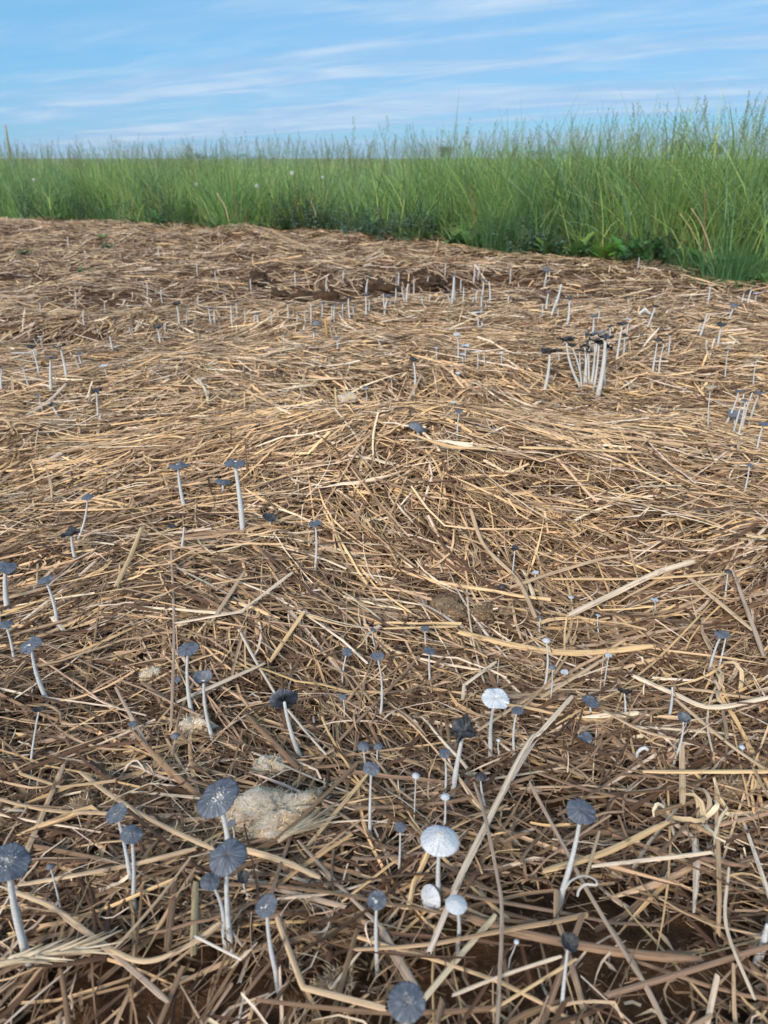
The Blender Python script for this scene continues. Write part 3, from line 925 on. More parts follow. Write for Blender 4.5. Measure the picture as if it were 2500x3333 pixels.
# ------------------------------------------------------------------ mushrooms
def cap_mesh(kind, mk, NS, seed, NRr=7):
    """unit-radius cap, stem joint at the origin, flaring to +z; returns a mesh"""
    rd = random.Random(seed)
    rings = [0.0, 0.06, 0.14, 0.26, 0.42, 0.60, 0.78, 0.90, 1.0] if NRr > 5 else [0.0, 0.12, 0.4, 0.75, 1.0]
    upc = {'F': rd.uniform(-0.24, 0.06) if mk != 'k' else rd.uniform(0.15, 0.45), 'C': 0.55, 'D': 0, 'W': 0, 'U': 0.12, 'T': 0.25, 'B': 0.5, 'S': -0.12}[kind]
    pleat = {'F': 0.022, 'C': 0.02, 'D': 0.02, 'W': 0.018, 'U': 0.03, 'T': 0.03, 'B': 0.09, 'S': 0.02}[kind]
    tooth = {'F': 0.05, 'C': 0.05, 'D': 0.04, 'W': 0.04, 'U': 0.10, 'T': 0.12, 'B': 0.35, 'S': 0.05}[kind]
    lob = [(rd.uniform(0, 6.28), rd.uniform(0.02, 0.07) * (1.8 if mk == 'k' else 1.0), k) for k in (2, 3, 5)]
    slits = {rd.randrange(NS): rd.uniform(0.70, 0.9) for _ in range(rd.randint(2, 5))} if kind in 'FUSTC' else {}
    rough_edge = [slits.get(k, 1) * (1 + tooth * (rd.random() - 0.6) * (1.0 if k % 2 else 0.35)) for k in range(NS)]
    V, U = [], []
    sd_ = rd.uniform(0, 50)

    def prof(r, th):
        wob = sum(a_ * math.sin(k * th + ph) for ph, a_, k in lob)
        if kind in ('D', 'W'):
            H = 0.54 if kind == 'W' else 0.6
            z = H * (1 - r ** (1.45 if kind == 'W' else 1.7))
            z += -0.06 * math.exp(-((th - 4.9) / 0.16) ** 2) * r if kind == 'W' else 0
            z += 0.035 * math.exp(-(r / 0.22) ** 2)
        else:
            z = upc * r ** 2.4 - 0.05 * math.exp(-(r / 0.13) ** 2) + 0.05 * math.exp(-((r - 0.3) / 0.2) ** 2)
            z += wob * r ** 2 * (1.0 if kind != 'T' else 3.0) + 0.10 * max(0, r - 0.72) * (1 + 8 * wob)
        return z
    for r in rings:
        for k in range(NS):
            th = 2 * math.pi * k / NS
            rr = r * (1 + (rough_edge[k] - 1) * max(0, (r - 0.55) / 0.45))
            z = prof(r, th) + pleat * r * (1 if k % 2 else -1)
            if kind == 'T':
                rr *= 0.55 + 0.45 * abs(math.cos(th + 0.4)) ** 0.6      # torn into two lobes
                z -= 0.25 * abs(math.sin(th)) * r
            V.append((rr * math.cos(th), rr * math.sin(th), z))
            U.append((k / NS, r, sd_))
    top_n = len(V)
    thick = 0.05
    for r in rings:                                   # underside
        for k in range(NS):
            x, y, z = V[rings.index(r) * NS + k]
            f = 0.985
            V.append((x * f, y * f, z - thick * (1 - 0.8 * r) - (0.02 if kind not in ('D', 'W') else 0.02)))
            U.append((k / NS, r, sd_ + 3))
    Q = []
    nr = len(rings)
    for i in range(nr - 1):
        for k in range(NS):
            a_, b_ = i * NS + k, i * NS + (k + 1) % NS
            Q.append((a_, b_, b_ + NS, a_ + NS))
            Q.append((top_n + b_, top_n + a_, top_n + a_ + NS, top_n + b_ + NS))
    e = (nr - 1) * NS
    for k in range(NS):
        Q.append((e + k, e + (k + 1) % NS, top_n + e + (k + 1) % NS, top_n + e + k))
    me = np_mesh('cap', V, Q, mat=CAPM[mk], attrs={'suv': np.array(U)})
    return me, prof


def gill_mesh(prof, n, mat):
    V, Q = [], []
    for k in range(n):
        th = 2 * math.pi * (k + 0.3) / n
        ct, st_ = math.cos(th), math.sin(th)
        b = len(V)
        for r in (0.10, 0.4, 0.7, 0.95):
            z = prof(r, th) - 0.055
            dp = 0.11 * (1 - 0.75 * r) + 0.012
            V += [(r * ct, r * st_, z), (r * ct, r * st_, z - dp)]
        for j in range(3):
            Q.append((b + 2 * j, b + 2 * j + 1, b + 2 * j + 3, b + 2 * j + 2))
    return np_mesh('gills', V, Q, mat=mat, smooth=False)


def fleck_mesh(prof, n, spread, size, seed, lift=0.02):
    rd = random.Random(seed)
    V, Q = [], []
    off = (rd.uniform(-0.15, 0.15), rd.uniform(-0.25, 0.05))
    for k in range(n):
        r = min(0.9, abs(rd.gauss(0, spread)))
        th = rd.uniform(0, 6.28)
        x, y = r * math.cos(th) + off[0], r * math.sin(th) + off[1]
        rr = math.hypot(x, y)
        z = prof(min(rr, 1), math.atan2(y, x)) + lift
        s_ = size * rd.uniform(0.4, 1.3)
        a0 = rd.uniform(0, 6.28)
        b = len(V)
        for j in range(4):
            w = a0 + j * 1.57 + rd.uniform(-0.5, 0.5)
            ss = s_ * rd.uniform(0.5, 1.2)
            V.append((x + ss * math.cos(w), y + ss * math.sin(w), z + rd.uniform(-0.02, 0.05)))
        Q.append((b, b + 1, b + 2, b + 3))
    return np_mesh('veil_flecks', V, Q, mat=M_FLECK, smooth=False)


def scale_mesh(prof, n, seed):
    """shaggy upturned scales of a young white cap"""
    rd = random.Random(seed)
    V, T3 = [], []
    for k in range(n):
        r = math.sqrt(rd.random()) * 1.0
        th = rd.uniform(0, 6.283)
        ct, st_ = math.cos(th), math.sin(th)
        z = prof(r, th)
        p = Vector((r * ct, r * st_, z))
        out_ = Vector((ct, st_, 0.35 - 0.9 * r)).normalized()
        tn = Vector((-st_, ct, 0))
        s_ = rd.uniform(0.025, 0.045)
        nrm = Vector((ct * r, st_ * r, 0.7)).normalized()
        b = len(V)
        V += [p - tn * s_ * 0.5 - nrm * 0.01, p + tn * s_ * 0.5 - nrm * 0.01, p + out_ * s_ * 1.3 + nrm * rd.uniform(0.020, 0.045)]
        T3.append((b, b + 1, b + 2))
    for k in range(110):                                # fringe of the margin
        th = 6.283 * k / 110
        ct, st_ = math.cos(th), math.sin(th)
        p = Vector((0.97 * ct, 0.97 * st_, prof(0.97, th)))
        tn = Vector((-st_, ct, 0))
        b = len(V)
        l = rd.uniform(0.04, 0.10)
        V += [p - tn * 0.022, p + tn * 0.022, p + Vector((ct * l, st_ * l, -l * rd.uniform(0.0, 0.9)))]
        T3.append((b, b + 1, b + 2))
    return np_mesh('scales', [tuple(v) for v in V], None, T3, CAPM['w'], {'suv': np.tile(np.array([0.3, 0.6, 1.0]), (len(V), 1))}, smooth=False)


SMALL = {}


def small_cap(kind, mk, i):
    key = (kind, mk, i % 4)
    if key not in SMALL:
        SMALL[key] = cap_mesh(kind, mk, 28, ord(key[0]) % 7 + 31 * (i % 4), 4)[0]
    return SMALL[key]


NMUSH = 0


def mushroom(cx, cy, w, bx, by, kind='F', mk='d', label='', sw=None, tilt=None, group='ink cap mushrooms in the straw', fleck=0, bow=None, bh=None):
    """cap centre and width, stem foot in photograph pixels; the foot stands on the bed, the cap in the upright plane above it"""
    global NMUSH
    NMUSH += 1
    i = NMUSH
    rd = random.Random(900 + i)
    P = on_ground(bx, by) if bh is None else at_depth(bx, by, bh)
    T = at_depth(cx, cy, P.y)
    Rr = px_size(T, w) / 2
    root = empty('mushroom' if kind != 'N' else 'broken_mushroom', P)
    sw = (sw or max(6.5, min(17, 0.15 * w + 3.5))) * (0.92 if w > 50 else 0.80 if by > 1500 else 0.64)
    rb = px_size(P, sw) / 2
    top = T - P
    depth_lean = rd.uniform(-0.08, 0.08) * top.length
    top.y += depth_lean
    if tilt is None:
        tilt = (rd.uniform(-0.16, 0.16), rd.uniform(-0.12, 0.16))
    nrm = Vector((tilt[0], -tilt[1], 1.0)).normalized()
    if kind in ('D', 'W'):
        top = top - nrm * Rr * 0.30
    stem_top = top - nrm * Rr * 0.10
    # stem
    L = top.length
    b = bow if bow is not None else rd.uniform(-0.10, 0.10)
    mid = stem_top * 0.5 + Vector((b * L, rd.uniform(-0.04, 0.04) * L, 0))
    n_ = 9 if w > 30 else 6
    pts = []
    for j in range(n_):
        f = j / (n_ - 1)
        pts.append(mid * (2 * f * (1 - f)) + stem_top * (f * f))
    pts = [Vector((pts[1].x * -0.3, pts[1].y * -0.3, -0.03))] + pts
    rads = [rb * 1.3] + [rb * (1.25 - 0.60 * j / (n_ - 1)) * rd.uniform(0.92, 1.08) for j in range(n_)]
    V_, Q_, T_ = tube(pts, rads, 10 if w > 30 else 6)
    link('stem', np_mesh('stem', V_, Q_, T_, M_STEM), root)
    if kind == 'N':
        tag(root, label, 'mushroom', group)
        return root
    if w >= 34:
        NS = 110 if w > 100 else 84 if w > 60 else 56
        me, prof = cap_mesh(kind, mk, NS, 400 + i)
    else:
        me, prof = small_cap(kind, mk, i), None
    c = link('cap', me, root, top)
    c.rotation_mode = 'QUATERNION'
    c.rotation_quaternion = nrm.to_track_quat('Z', 'Y') @ Matrix.Rotation(rd.uniform(0, 6.28) if kind not in ('W', 'T') else 0.0, 3, 'Z').to_quaternion()
    c.scale = (Rr, Rr, Rr)
    if prof and w > 55 and kind != 'W':
        link('gills', gill_mesh(prof, NS // 2, M_GILL if mk in 'dgk' else CAPM['p']), c)
    if prof and fleck:
        link('veil_flecks', fleck_mesh(prof, fleck * 2 if fleck > 25 else fleck, 0.24 if fleck > 25 else 0.14, 0.020 if fleck > 25 else 0.075, i), c)
    if kind == 'W' and prof:
        link('scales', scale_mesh(prof, 1500 if w > 80 else 800, i), c)
    tag(root, label, 'mushroom', group)
    return root


M = mushroom
# --- close to the camera
M(30, 2800, 135, 90, 3117, 'F', 'd', 'large slate mushroom cut off by the picture edge with long white stem', 24, (0.30, 0.05), fleck=120)
M(371, 2666, 70, 425, 2860, 'F', 'd', 'small dark mushroom with white flecks, taller of the crossing pair', 13, (-0.15, 0.25), fleck=40)
M(437, 2691, 70, 434, 2920, 'F', 'd', 'small dark mushroom, shorter of the crossing pair', 13, (0.25, 0.1), fleck=30)
M(701, 2597, 148, 745, 2815, 'F', 'd', 'biggest slate mushroom with speckled centre beside the large pale clod', 20, (-0.32, 0.10), fleck=170)
M(737, 2793, 126, 746, 3034, 'F', 'd', 'wide slate mushroom on a straight thick stem in front of the biggest one', 17, (-0.12, 0.12))
M(690, 2846, 64, 727, 3032, 'F', 'd', 'smaller mushroom tucked under the wide slate cap', 13, (0.1, 0.05))
M(791, 2859, 40, 806, 2915, 'C', 'k', 'tiny cup-shaped black mushroom beside the wide slate cap', 7, (0.2, 0.5))
M(867, 2955, 76, 897, 3162, 'F', 'd', 'dark mushroom with a bright white patch on its tilted cap', 14, (-0.30, 0.25), fleck=12, bow=-0.05)
M(1227, 2916, 64, 1227, 3120, 'F', 'd', 'dark mushroom with white flecks standing alone left of the white trio', 13, (-0.1, 0.15), fleck=20)
M(1209, 2503, 56, 1204, 2706, 'F', 'g', 'grey frayed mushroom on a tall thin stem behind the pale clod', 10, (0.1, 0.05))
M(753, 2680, 28, 762, 2748, 'F', 'g', 'tiny grey mushroom leaning on the large pale clod', 7, (-0.3, 0.2))
M(162, 2819, 26, 197, 2955, 'D', 'g', 'tiny withered mushroom on a bent thread stem by the edge mushroom', 7)
M(1431, 2706, 124, 1427, 2910, 'W', 'w', 'large white domed mushroom with shaggy scales', 15, (0.02, -0.05), bow=-0.02)
M(1393, 2926, 84, 1400, 2945, 'W', 'w', 'white shaggy cap fallen on its side at the foot of the large white mushroom', 10, (-1.7, 1.3))
M(1485, 2928, 70, 1493, 3052, 'W', 'w', 'small white egg-capped mushroom with a shaggy stem', 13, (0.05, 0.0))
M(1896, 2647, 98, 1832, 2897, 'F', 'd', 'dark mushroom on a leaning curved stem with a ragged cap edge', 16, (0.12, 0.15), bow=0.05)
M(1855, 3089, 60, 1828, 3285, 'C', 'k', 'dark round cup mushroom near the bottom among crossing straws', 12, (0.1, 0.3))
M(1325, 3300, 128, 1330, 3640, 'F', 'd', 'blurred slate cap cut off by the bottom edge', 20, (0.0, 0.1), fleck=40)
M(1303, 2697, 42, 1299, 2827, 'F', 'g', 'small fuzzy grey mushroom left of the large white one', 8)
M(1565, 2525, 40, 1582, 2630, 'D', 'k', 'small dark button mushroom above the very long withered straw', 9)
M(1450, 2598, 32, 1447, 2690, 'D', 'p', 'small pale button right behind the large white mushroom', 9)
M(1354, 2510, 26, 1348, 2668, 'D', 'p', 'tiny pale button on a thread stem behind the large white mushroom', 6)
M(1682, 3068, 18, 1660, 3120, 'D', 'w', 'tiny white pinhead mushroom below the small egg-capped one', 5)
M(2500, 3010, 40, 2480, 3090, 'N', 'w', 'stout blurred white stem at the right picture edge', 26)
# --- lower middle
M(11, 1852, 72, 27, 1995, 'F', 'd', 'blue-grey mushroom cut by the left edge, upper of two there', 17, (0.15, 0.0))
M(143, 1886, 56, 187, 2034, 'F', 'd', 'dark tilted mushroom with a glossy cap near the left edge', 11, (-0.25, 0.0))
M(230, 1739, 64, 249, 1835, 'F', 'k', 'blackish flat mushroom crossed by a thin leaning stem', 11, (-0.2, -0.1))
M(286, 1614, 38, 250, 1765, 'F', 'd', 'small flat mushroom with a leaning stem behind the blackish one', 9)
M(105, 2091, 74, 151, 2275, 'F', 'd', 'frilly grey mushroom with a white streak near the left edge', 14, (-0.2, 0.15), fleck=18)
M(14, 2036, 46, 45, 2140, 'F', 'd', 'blue-grey mushroom cut by the left edge, lower of two there', 10)
M(121, 2323, 38, 100, 2490, 'F', 'k', 'flat blackish mushroom on a very thin straight stem', 8, (-0.1, -0.35))
M(612, 2112, 72, 625, 2324, 'F', 'd', 'bluish mushroom, taller of two above the small yellowish clod', 13, (-0.1, 0.05))
M(662, 2215, 62, 692, 2404, 'C', 'g', 'bluish cup mushroom, shorter of two above the small yellowish clod', 12, (0.0, 0.1), fleck=10)
M(925, 2279, 94, 976, 2460, 'U', 'd', 'slate mushroom tipped back to show its radiating gills', 15, (-2.0, -8.0), bow=-0.04)
M(1026, 1709, 46, 1026, 1850, 'F', 'd', 'dark mushroom on a slim upright stem left of the mound', 9, (-0.1, 0.0))
M(876, 1686, 44, 882, 1720, 'F', 'k', 'stemless-looking dark cap beside a knee-bent straw', 8, (0.3, 0.2))
M(558, 1714, 26, 562, 1735, 'F', 'k', 'small black cap sunk in straw below the tall blue-grey pair', 7)
M(599, 1716, 0, 590, 1793, 'N', 'w', 'short broken white stem sticking out below the tall blue-grey pair', 10)
M(761, 1512, 70, 791, 1737, 'F', 'd', 'tallest blue-grey mushroom of the pair left of the mound', 17, (0.05, 0.0), fleck=10, bow=0.03)
M(580, 1510, 70, 603, 1659, 'F', 'd', 'flat blue-grey mushroom beside the tallest one of the pair', 12, (-0.05, -0.1), fleck=10)
M(727, 1565, 52, 725, 1605, 'F', 'd', 'low blue-grey mushroom between the tall pair', 9, (0.2, -0.1))
M(1130, 2126, 36, 1115, 2208, 'F', 'd', 'small blue cap left of the thin curved stem', 7, (0.1, 0.2))
M(1228, 2136, 48, 1238, 2332, 'F', 'g', 'grey mushroom on a long thin curved stem', 9, None, bow=0.08)
M(1213, 2046, 20, 1220, 2102, 'F', 'd', 'tiny blue cap behind the thin curved stem', 6)
M(1115, 2266, 28, 1119, 2340, 'F', 'g', 'tiny grey mushroom right of the gill-showing one', 6)
M(1184, 2419, 40, 1190, 2510, 'D', 'd', 'left one of two small dark buttons standing side by side', 8)
M(1230, 2422, 34, 1232, 2495, 'D', 'd', 'right one of two small dark buttons standing side by side', 7)
M(431, 2357, 30, 438, 2400, 'F', 'g', 'small fuzzy grey cap low in the straw left of the small yellowish clod', 7)
M(569, 2392, 28, 572, 2420, 'D', 'g', 'tiny grey cap cluster beside the small yellowish clod', 7)
M(576, 2211, 28, 578, 2235, 'F', 'g', 'small flat grey cap between the two bluish mushrooms and tiny lump', 6)
M(1615, 2277, 92, 1597, 2437, 'S', 'w', 'flat white mushroom with a split margin', 13, (0.02, 0.12))
M(1682, 2303, 42, 1673, 2441, 'F', 'd', 'small dark mushroom right beside the flat white one', 10)
M(1506, 2362, 96, 1476, 2570, 'T', 'k', 'torn blackish mushroom in two lobes on a stout stem', 17, (-0.3, 0.25))
M(1446, 2443, 40, 1450, 2570, 'F', 'd', 'small dark mushroom below the torn blackish one', 9)
M(1623, 2409, 14, 1624, 2450, 'D', 'w', 'tiny white pinhead below the flat white mushroom', 6)
M(1383, 2048, 30, 1386, 2110, 'F', 'd', 'small dark mushroom under the thin level golden straw', 7)
M(1398, 2119, 42, 1399, 2205, 'F', 'd', 'small blue-grey mushroom below the crumbled clod', 8)
M(1676, 1786, 26, 1667, 1880, 'F', 'k', 'small black mushroom on the near slope of the mound', 7)
M(1743, 1863, 24, 1745, 1890, 'F', 'p', 'tiny pale cap on the near slope of the mound', 6)
M(1634, 1906, 26, 1636, 1930, 'D', 'k', 'sunken dark cap above the knobbly clod', 7)
M(1859, 1942, 20, 1858, 1975, 'F', 'p', 'tiny pale cap under the long broad pale straw', 6)
M(1759, 2008, 16, 1757, 2060, 'F', 'g', 'tiny mushroom at the lower end of the bent wide straw', 6)
M(1948, 2006, 16, 1949, 2062, 'F', 'p', 'tiny pale mushroom below the long broad pale straw', 6)
M(1781, 2088, 28, 1770, 2245, 'D', 'p', 'slender pale mushroom crossing the broad golden straw', 9)
M(1796, 2165, 24, 1792, 2279, 'D', 'g', 'thin grey mushroom beside the slender pale one', 6)
M(1979, 2127, 24, 1967, 2226, 'F', 'p', 'thin pale mushroom under the broad golden straw', 6)
M(1838, 2189, 26, 1838, 2215, 'F', 'p', 'pale cap lying low right of the slender pale mushroom', 6)
M(1923, 2287, 58, 1925, 2330, 'F', 'd', 'wide dark cap lying low between the white one and the black shaggy one', 8, (0.2, 0.0))
M(1905, 2402, 54, 1912, 2430, 'T', 'd', 'folded dark cap shard under the wide low cap', 8, (0.4, 0.3))
M(2034, 2259, 46, 2036, 2330, 'B', 'k', 'black shaggy mushroom cap curled like a brush', 9, (0.2, -0.7))
M(2222, 2337, 42, 2198, 2467, 'C', 'd', 'dark cup mushroom on a thin stem near the right edge', 9, (0.0, 0.2))
M(2190, 2240, 0, 2178, 2336, 'N', 'w', 'bare white stem above the dark cup mushroom', 11)
M(2346, 2057, 46, 2310, 2180, 'F', 'd', 'larger of the twin mushrooms by the right edge', 10)
M(2367, 2073, 26, 2341, 2170, 'F', 'g', 'smaller of the twin mushrooms by the right edge', 8)
M(2371, 1857, 26, 2361, 1940, 'D', 'k', 'small dark button above the twin mushrooms by the right edge', 7)
M(2132, 1953, 26, 2133, 1980, 'F', 'p', 'tiny blue-white cap right of the long broad pale straw', 6)
M(2416, 2430, 20, 2420, 2460, 'D', 'p', 'tiny pale cap near the right edge below the cup mushroom', 6)
# --- on and behind the mound
CL = 'tight cluster of black-capped mushrooms'
M(1847, 1113, 48, 1886, 1254, 'F', 'k', 'curved-stemmed mushroom at the left of the tight cluster', 12, (0, -0.1), CL, bow=-0.12)
M(1789, 1149, 54, 1771, 1275, 'F', 'k', 'leaning mushroom standing apart left of the tight cluster', 11, (-0.1, -0.1), CL)
M(1819, 1144, 24, 1822, 1180, 'F', 'k', 'small cap touching the leaning one left of the tight cluster', 7, None, CL)
M(1905, 1128, 40, 1900, 1252, 'T', 'k', 'crumpled black cap in the middle of the tight cluster', 11, None, CL)
M(1936, 1111, 44, 1924, 1254, 'F', 'k', 'flat black cap in the back of the tight cluster', 11, None, CL)
M(1972, 1103, 54, 1947, 1282, 'F', 'k', 'tallest mushroom with the widest cap on the right of the tight cluster', 15, (0.05, -0.05), CL)
M(1917, 1147, 34, 1910, 1252, 'F', 'k', 'lowest black cap in front of the tight cluster', 9, None, CL)
M(1885, 1141, 26, 1892, 1248, 'F', 'k', 'small black cap on a straight stem in the tight cluster', 8, None, CL)
M(1978, 1128, 40, 1970, 1250, 'T', 'k', 'hanging black cap under the widest cap of the tight cluster', 8, None, CL)
M(1862, 1128, 30, 1893, 1262, 'F', 'k', 'small cap between the curved stem and the middle of the tight cluster', 9, None, CL)
M(1926, 1092, 40, 1918, 1250, 'T', 'k', 'highest crumpled cap at the back of the tight cluster', 9, None, CL)
M(1952, 1122, 36, 1932, 1266, 'F', 'k', 'black cap before the tallest stem of the tight cluster', 11, None, CL)
M(1950, 1084, 44, 1938, 1160, 'F', 'g', 'grey cap just behind the tight cluster', 9)
M(1932, 1026, 32, 1926, 1105, 'F', 'g', 'pale grey mushroom standing behind the tight cluster', 10)
M(1951, 1003, 18, 1946, 1048, 'F', 'g', 'tiny mushroom farther behind the tight cluster', 7)
M(1985, 1062, 24, 1983, 1125, 'F', 'k', 'small dark mushroom behind the right of the tight cluster', 8)
M(1346, 1177, 30, 1349, 1275, 'F', 'k', 'black-capped mushroom with a straight thick stem behind the mound', 12)
M(1495, 1337, 26, 1489, 1418, 'F', 'd', 'small dark mushroom right behind the mound crest', 7)
M(1359, 1385, 56, 1362, 1412, 'D', 'g', 'big grey conical cap half buried at the mound crest', 9, (0.35, 0.1))
M(2026, 1056, 38, 2007, 1177, 'F', 'k', 'dark mushroom with a long leaning stem right of the tight cluster', 11)
M(2047, 1039, 28, 2040, 1090, 'F', 'p', 'pale cap just behind the long leaning stem', 7)
M(2034, 1095, 16, 2030, 1158, 'F', 'k', 'thin mushroom right of the long leaning stem', 8)
M(2133, 1000, 24, 2104, 1071, 'B', 'k', 'mushroom with a small tar-black cap on a leaning stem', 10, (0.3, 0.0))
M(1853, 973, 26, 1847, 1056, 'F', 'k', 'stout white stem with a thin dark cap beyond the tight cluster', 12)
M(1786, 951, 20, 1779, 1018, 'F', 'd', 'white-stemmed mushroom left of the stout one beyond the cluster', 10)
M(1812, 975, 0, 1794, 1032, 'N', 'w', 'capless leaning white stem beside the stout one', 11)
M(1827, 925, 0, 1810, 990, 'N', 'w', 'capless leaning white stem farther behind the stout one', 12)
M(1780, 875, 28, 1775, 915, 'F', 'd', 'lone blue cap far back near the grass', 8, (0, 0.3))
M(1765, 990, 0, 1763, 1035, 'N', 'w', 'thin capless stem left of the white-stemmed mushroom', 7)
M(1817, 1005, 0, 1815, 1035, 'N', 'w', 'thin short capless stem right of the capless leaning one', 6)
M(2312, 932, 0, 2303, 992, 'N', 'w', 'lone capless stem at the far right', 8)
M(2390, 990, 30, 2372, 1040, 'F', 'd', 'blue-grey cap far right on a short stem', 8, (0.1, 0.3))
M(2448, 940, 16, 2433, 996, 'F', 'p', 'white stem near the right edge by the far grass, taller one', 9)
M(2422, 950, 14, 2414, 990, 'F', 'g', 'white stem near the right edge by the far grass, shorter one', 7)
M(2463, 954, 24, 2459, 985, 'F', 'p', 'pale flat cap near the right edge by the far grass', 6)
M(2303, 1025, 0, 2276, 1101, 'N', 'w', 'capless leaning stem right of the tar-black cap', 10)
M(2282, 1048, 22, 2270, 1090, 'F', 'k', 'small dark mushroom beside the capless leaning stem', 7)
M(2346, 1060, 32, 2335, 1131, 'F', 'k', 'dark mushroom with a wide stem left of the thin tan one', 11)
M(2139, 1110, 32, 2124, 1210, 'F', 'k', 'left mushroom of the three dark ones right of the cluster', 9)
M(2163, 1115, 22, 2145, 1214, 'F', 'k', 'middle mushroom of the three dark ones right of the cluster', 8)
M(2181, 1090, 16, 2175, 1158, 'F', 'k', 'right mushroom of the three dark ones right of the cluster', 8)
M(2367, 1131, 24, 2360, 1237, 'F', 't', 'thin-stemmed tan mushroom near the right edge', 6)
M(2463, 1160, 28, 2452, 1260, 'F', 't', 'thin-stemmed brownish mushroom closest to the right edge', 6)
M(2315, 1256, 40, 2305, 1391, 'F', 't', 'pale tan mushroom with a very thin stem above the straw slope', 6)
RC = 'clump of leaning stems by the right edge'
M(2403, 1269, 32, 2361, 1384, 'F', 'd', 'leftmost leaning mushroom of the clump by the right edge', 10, None, RC)
M(2422, 1282, 0, 2384, 1418, 'N', 'w', 'capless leaning stem in the clump by the right edge', 9, None, RC)
M(2429, 1306, 28, 2399, 1429, 'F', 'd', 'dark low cap in the middle of the clump by the right edge', 9, None, RC)
M(2446, 1278, 0, 2414, 1400, 'N', 'w', 'white capless stem behind the middle of the clump by the right edge', 10, None, RC)
M(2469, 1276, 34, 2440, 1373, 'F', 'd', 'rightmost leaning mushroom of the clump by the right edge', 9, None, RC)
M(2388, 1346, 46, 2390, 1385, 'F', 'g', 'broad grey cap behind the clump by the right edge', 9, (0.1, 0.4), RC)
M(2486, 1380, 34, 2463, 1471, 'F', 'd', 'separate dark mushroom below the clump by the right edge', 9)
M(2441, 1511, 24, 2422, 1606, 'F', 'd', 'thin dark mushroom low at the right edge below the clump', 7)
MID = 'small pale mushrooms between the mound and the row'
M(1514, 1125, 30, 1515, 1165, 'F', 'p', 'pale blue flat cap on the short straw behind the mound', 6, None, MID)
M(1488, 1089, 26, 1490, 1173, 'F', 'p', 'whitish mushroom on a thin stem left of the pale blue cap', 7, None, MID)
M(1506, 1153, 20, 1507, 1185, 'F', 'p', 'tiny whitish cap right below the pale blue cap', 6, None, MID)
M(1553, 1143, 20, 1555, 1192, 'F', 'p', 'first of two thin whitish mushrooms right of the pale blue cap', 6, None, MID)
M(1576, 1143, 16, 1578, 1188, 'F', 'p', 'second of two thin whitish mushrooms right of the pale blue cap', 6, None, MID)
M(1634, 1147, 16, 1633, 1184, 'D', 'p', 'tiny whitish bud farthest right of the pale blue cap', 6, None, MID)
M(1420, 1132, 14, 1420, 1177, 'F', 'p', 'thin whitish mushroom between the black-capped one and the pale blue cap', 5, None, MID)
M(1491, 1211, 20, 1492, 1235, 'F', 'p', 'tiny pale cap below the pale blue cap', 5, None, MID)
M(1274, 1231, 18, 1276, 1260, 'F', 'g', 'tiny grey cap left of the black-capped straight stem', 6, None, MID)
M(1475, 1309, 18, 1478, 1330, 'F', 'p', 'tiny pale cap just above the small dark mushroom behind the crest', 5, None, MID)
M(1555, 1015, 38, 1557, 1071, 'F', 'p', 'wide flat white cap on a thin stem before the thick twin stems', 7, (0, -0.1))
M(1657, 954, 30, 1652, 984, 'F', 'k', 'black flat cap on two short stems right of the row', 7)
M(1190, 1260, 22, 1193, 1312, 'F', 'd', 'tiny blue cap on a thin stem behind the pale flat clod', 5)
M(1365, 1375, 0, 1335, 1400, 'N', 'w', 'short white stem poking out beside the half buried conical cap', 6) if False else None
# --- left middle
M(102, 1135, 30, 128, 1222, 'F', 'k', 'left one of the three tall mushrooms in the side hollow', 9)
M(162, 1164, 44, 167, 1278, 'F', 'd', 'thick-stemmed middle one of the three tall mushrooms in the side hollow', 14, (0.1, -0.2))
M(192, 1131, 42, 218, 1241, 'F', 'k', 'right one of the three tall mushrooms in the side hollow', 12, (-0.15, -0.1))
M(256, 1152, 30, 267, 1192, 'F', 'd', 'short dark mushroom right of the three tall ones', 8)
M(75, 1190, 20, 94, 1260, 'F', 'd', 'small faint mushroom left below the three tall ones', 7)
M(125, 1286, 22, 140, 1340, 'F', 'g', 'small faint mushroom right below the three tall ones', 6)
M(166, 1320, 22, 192, 1361, 'B', 'k', 'small tar-black cap bent over on a short white stem', 10, (-0.5, 0.2))
M(316, 1271, 34, 320, 1358, 'T', 'k', 'black crumpled mushroom standing alone in the left middle', 8)
M(339, 1190, 32, 347, 1222, 'F', 'p', 'pale flat cap right of the three tall mushrooms', 6)
M(4, 1200, 18, 5, 1267, 'F', 'g', 'white stem cut by the left edge below the side hollow', 9)
M(514, 1067, 34, 522, 1116, 'F', 'k', 'dark flat mushroom in front of the left end of the row', 9)
M(358, 1095, 0, 367, 1143, 'N', 'w', 'capless white stem on the rim of the side hollow', 9)
M(110, 1100, 0, 135, 1140, 'N', 'w', 'thin slanting stem behind the three tall mushrooms, left one', 6)
M(130, 1095, 14, 140, 1135, 'F', 'p', 'thin slanting stem behind the three tall mushrooms, right one', 6)
M(1021, 1075, 22, 1023, 1109, 'F', 'd', 'stubby white mushroom with a blue cap before the row', 10)
M(1096, 1101, 22, 1100, 1143, 'F', 'd', 'small blue-capped mushroom right of the orange straw stub', 7)
M(985, 1078, 26, 986, 1086, 'D', 'g', 'small grey cone cap lying before the row', 6, (0.3, 0.2))
M(1028, 1049, 32, 1030, 1062, 'D', 'g', 'larger grey cone cap lying before the row', 6)
M(923, 1086, 14, 926, 1132, 'F', 'g', 'thin pale mushroom before the row, left of the grey cone caps', 6)
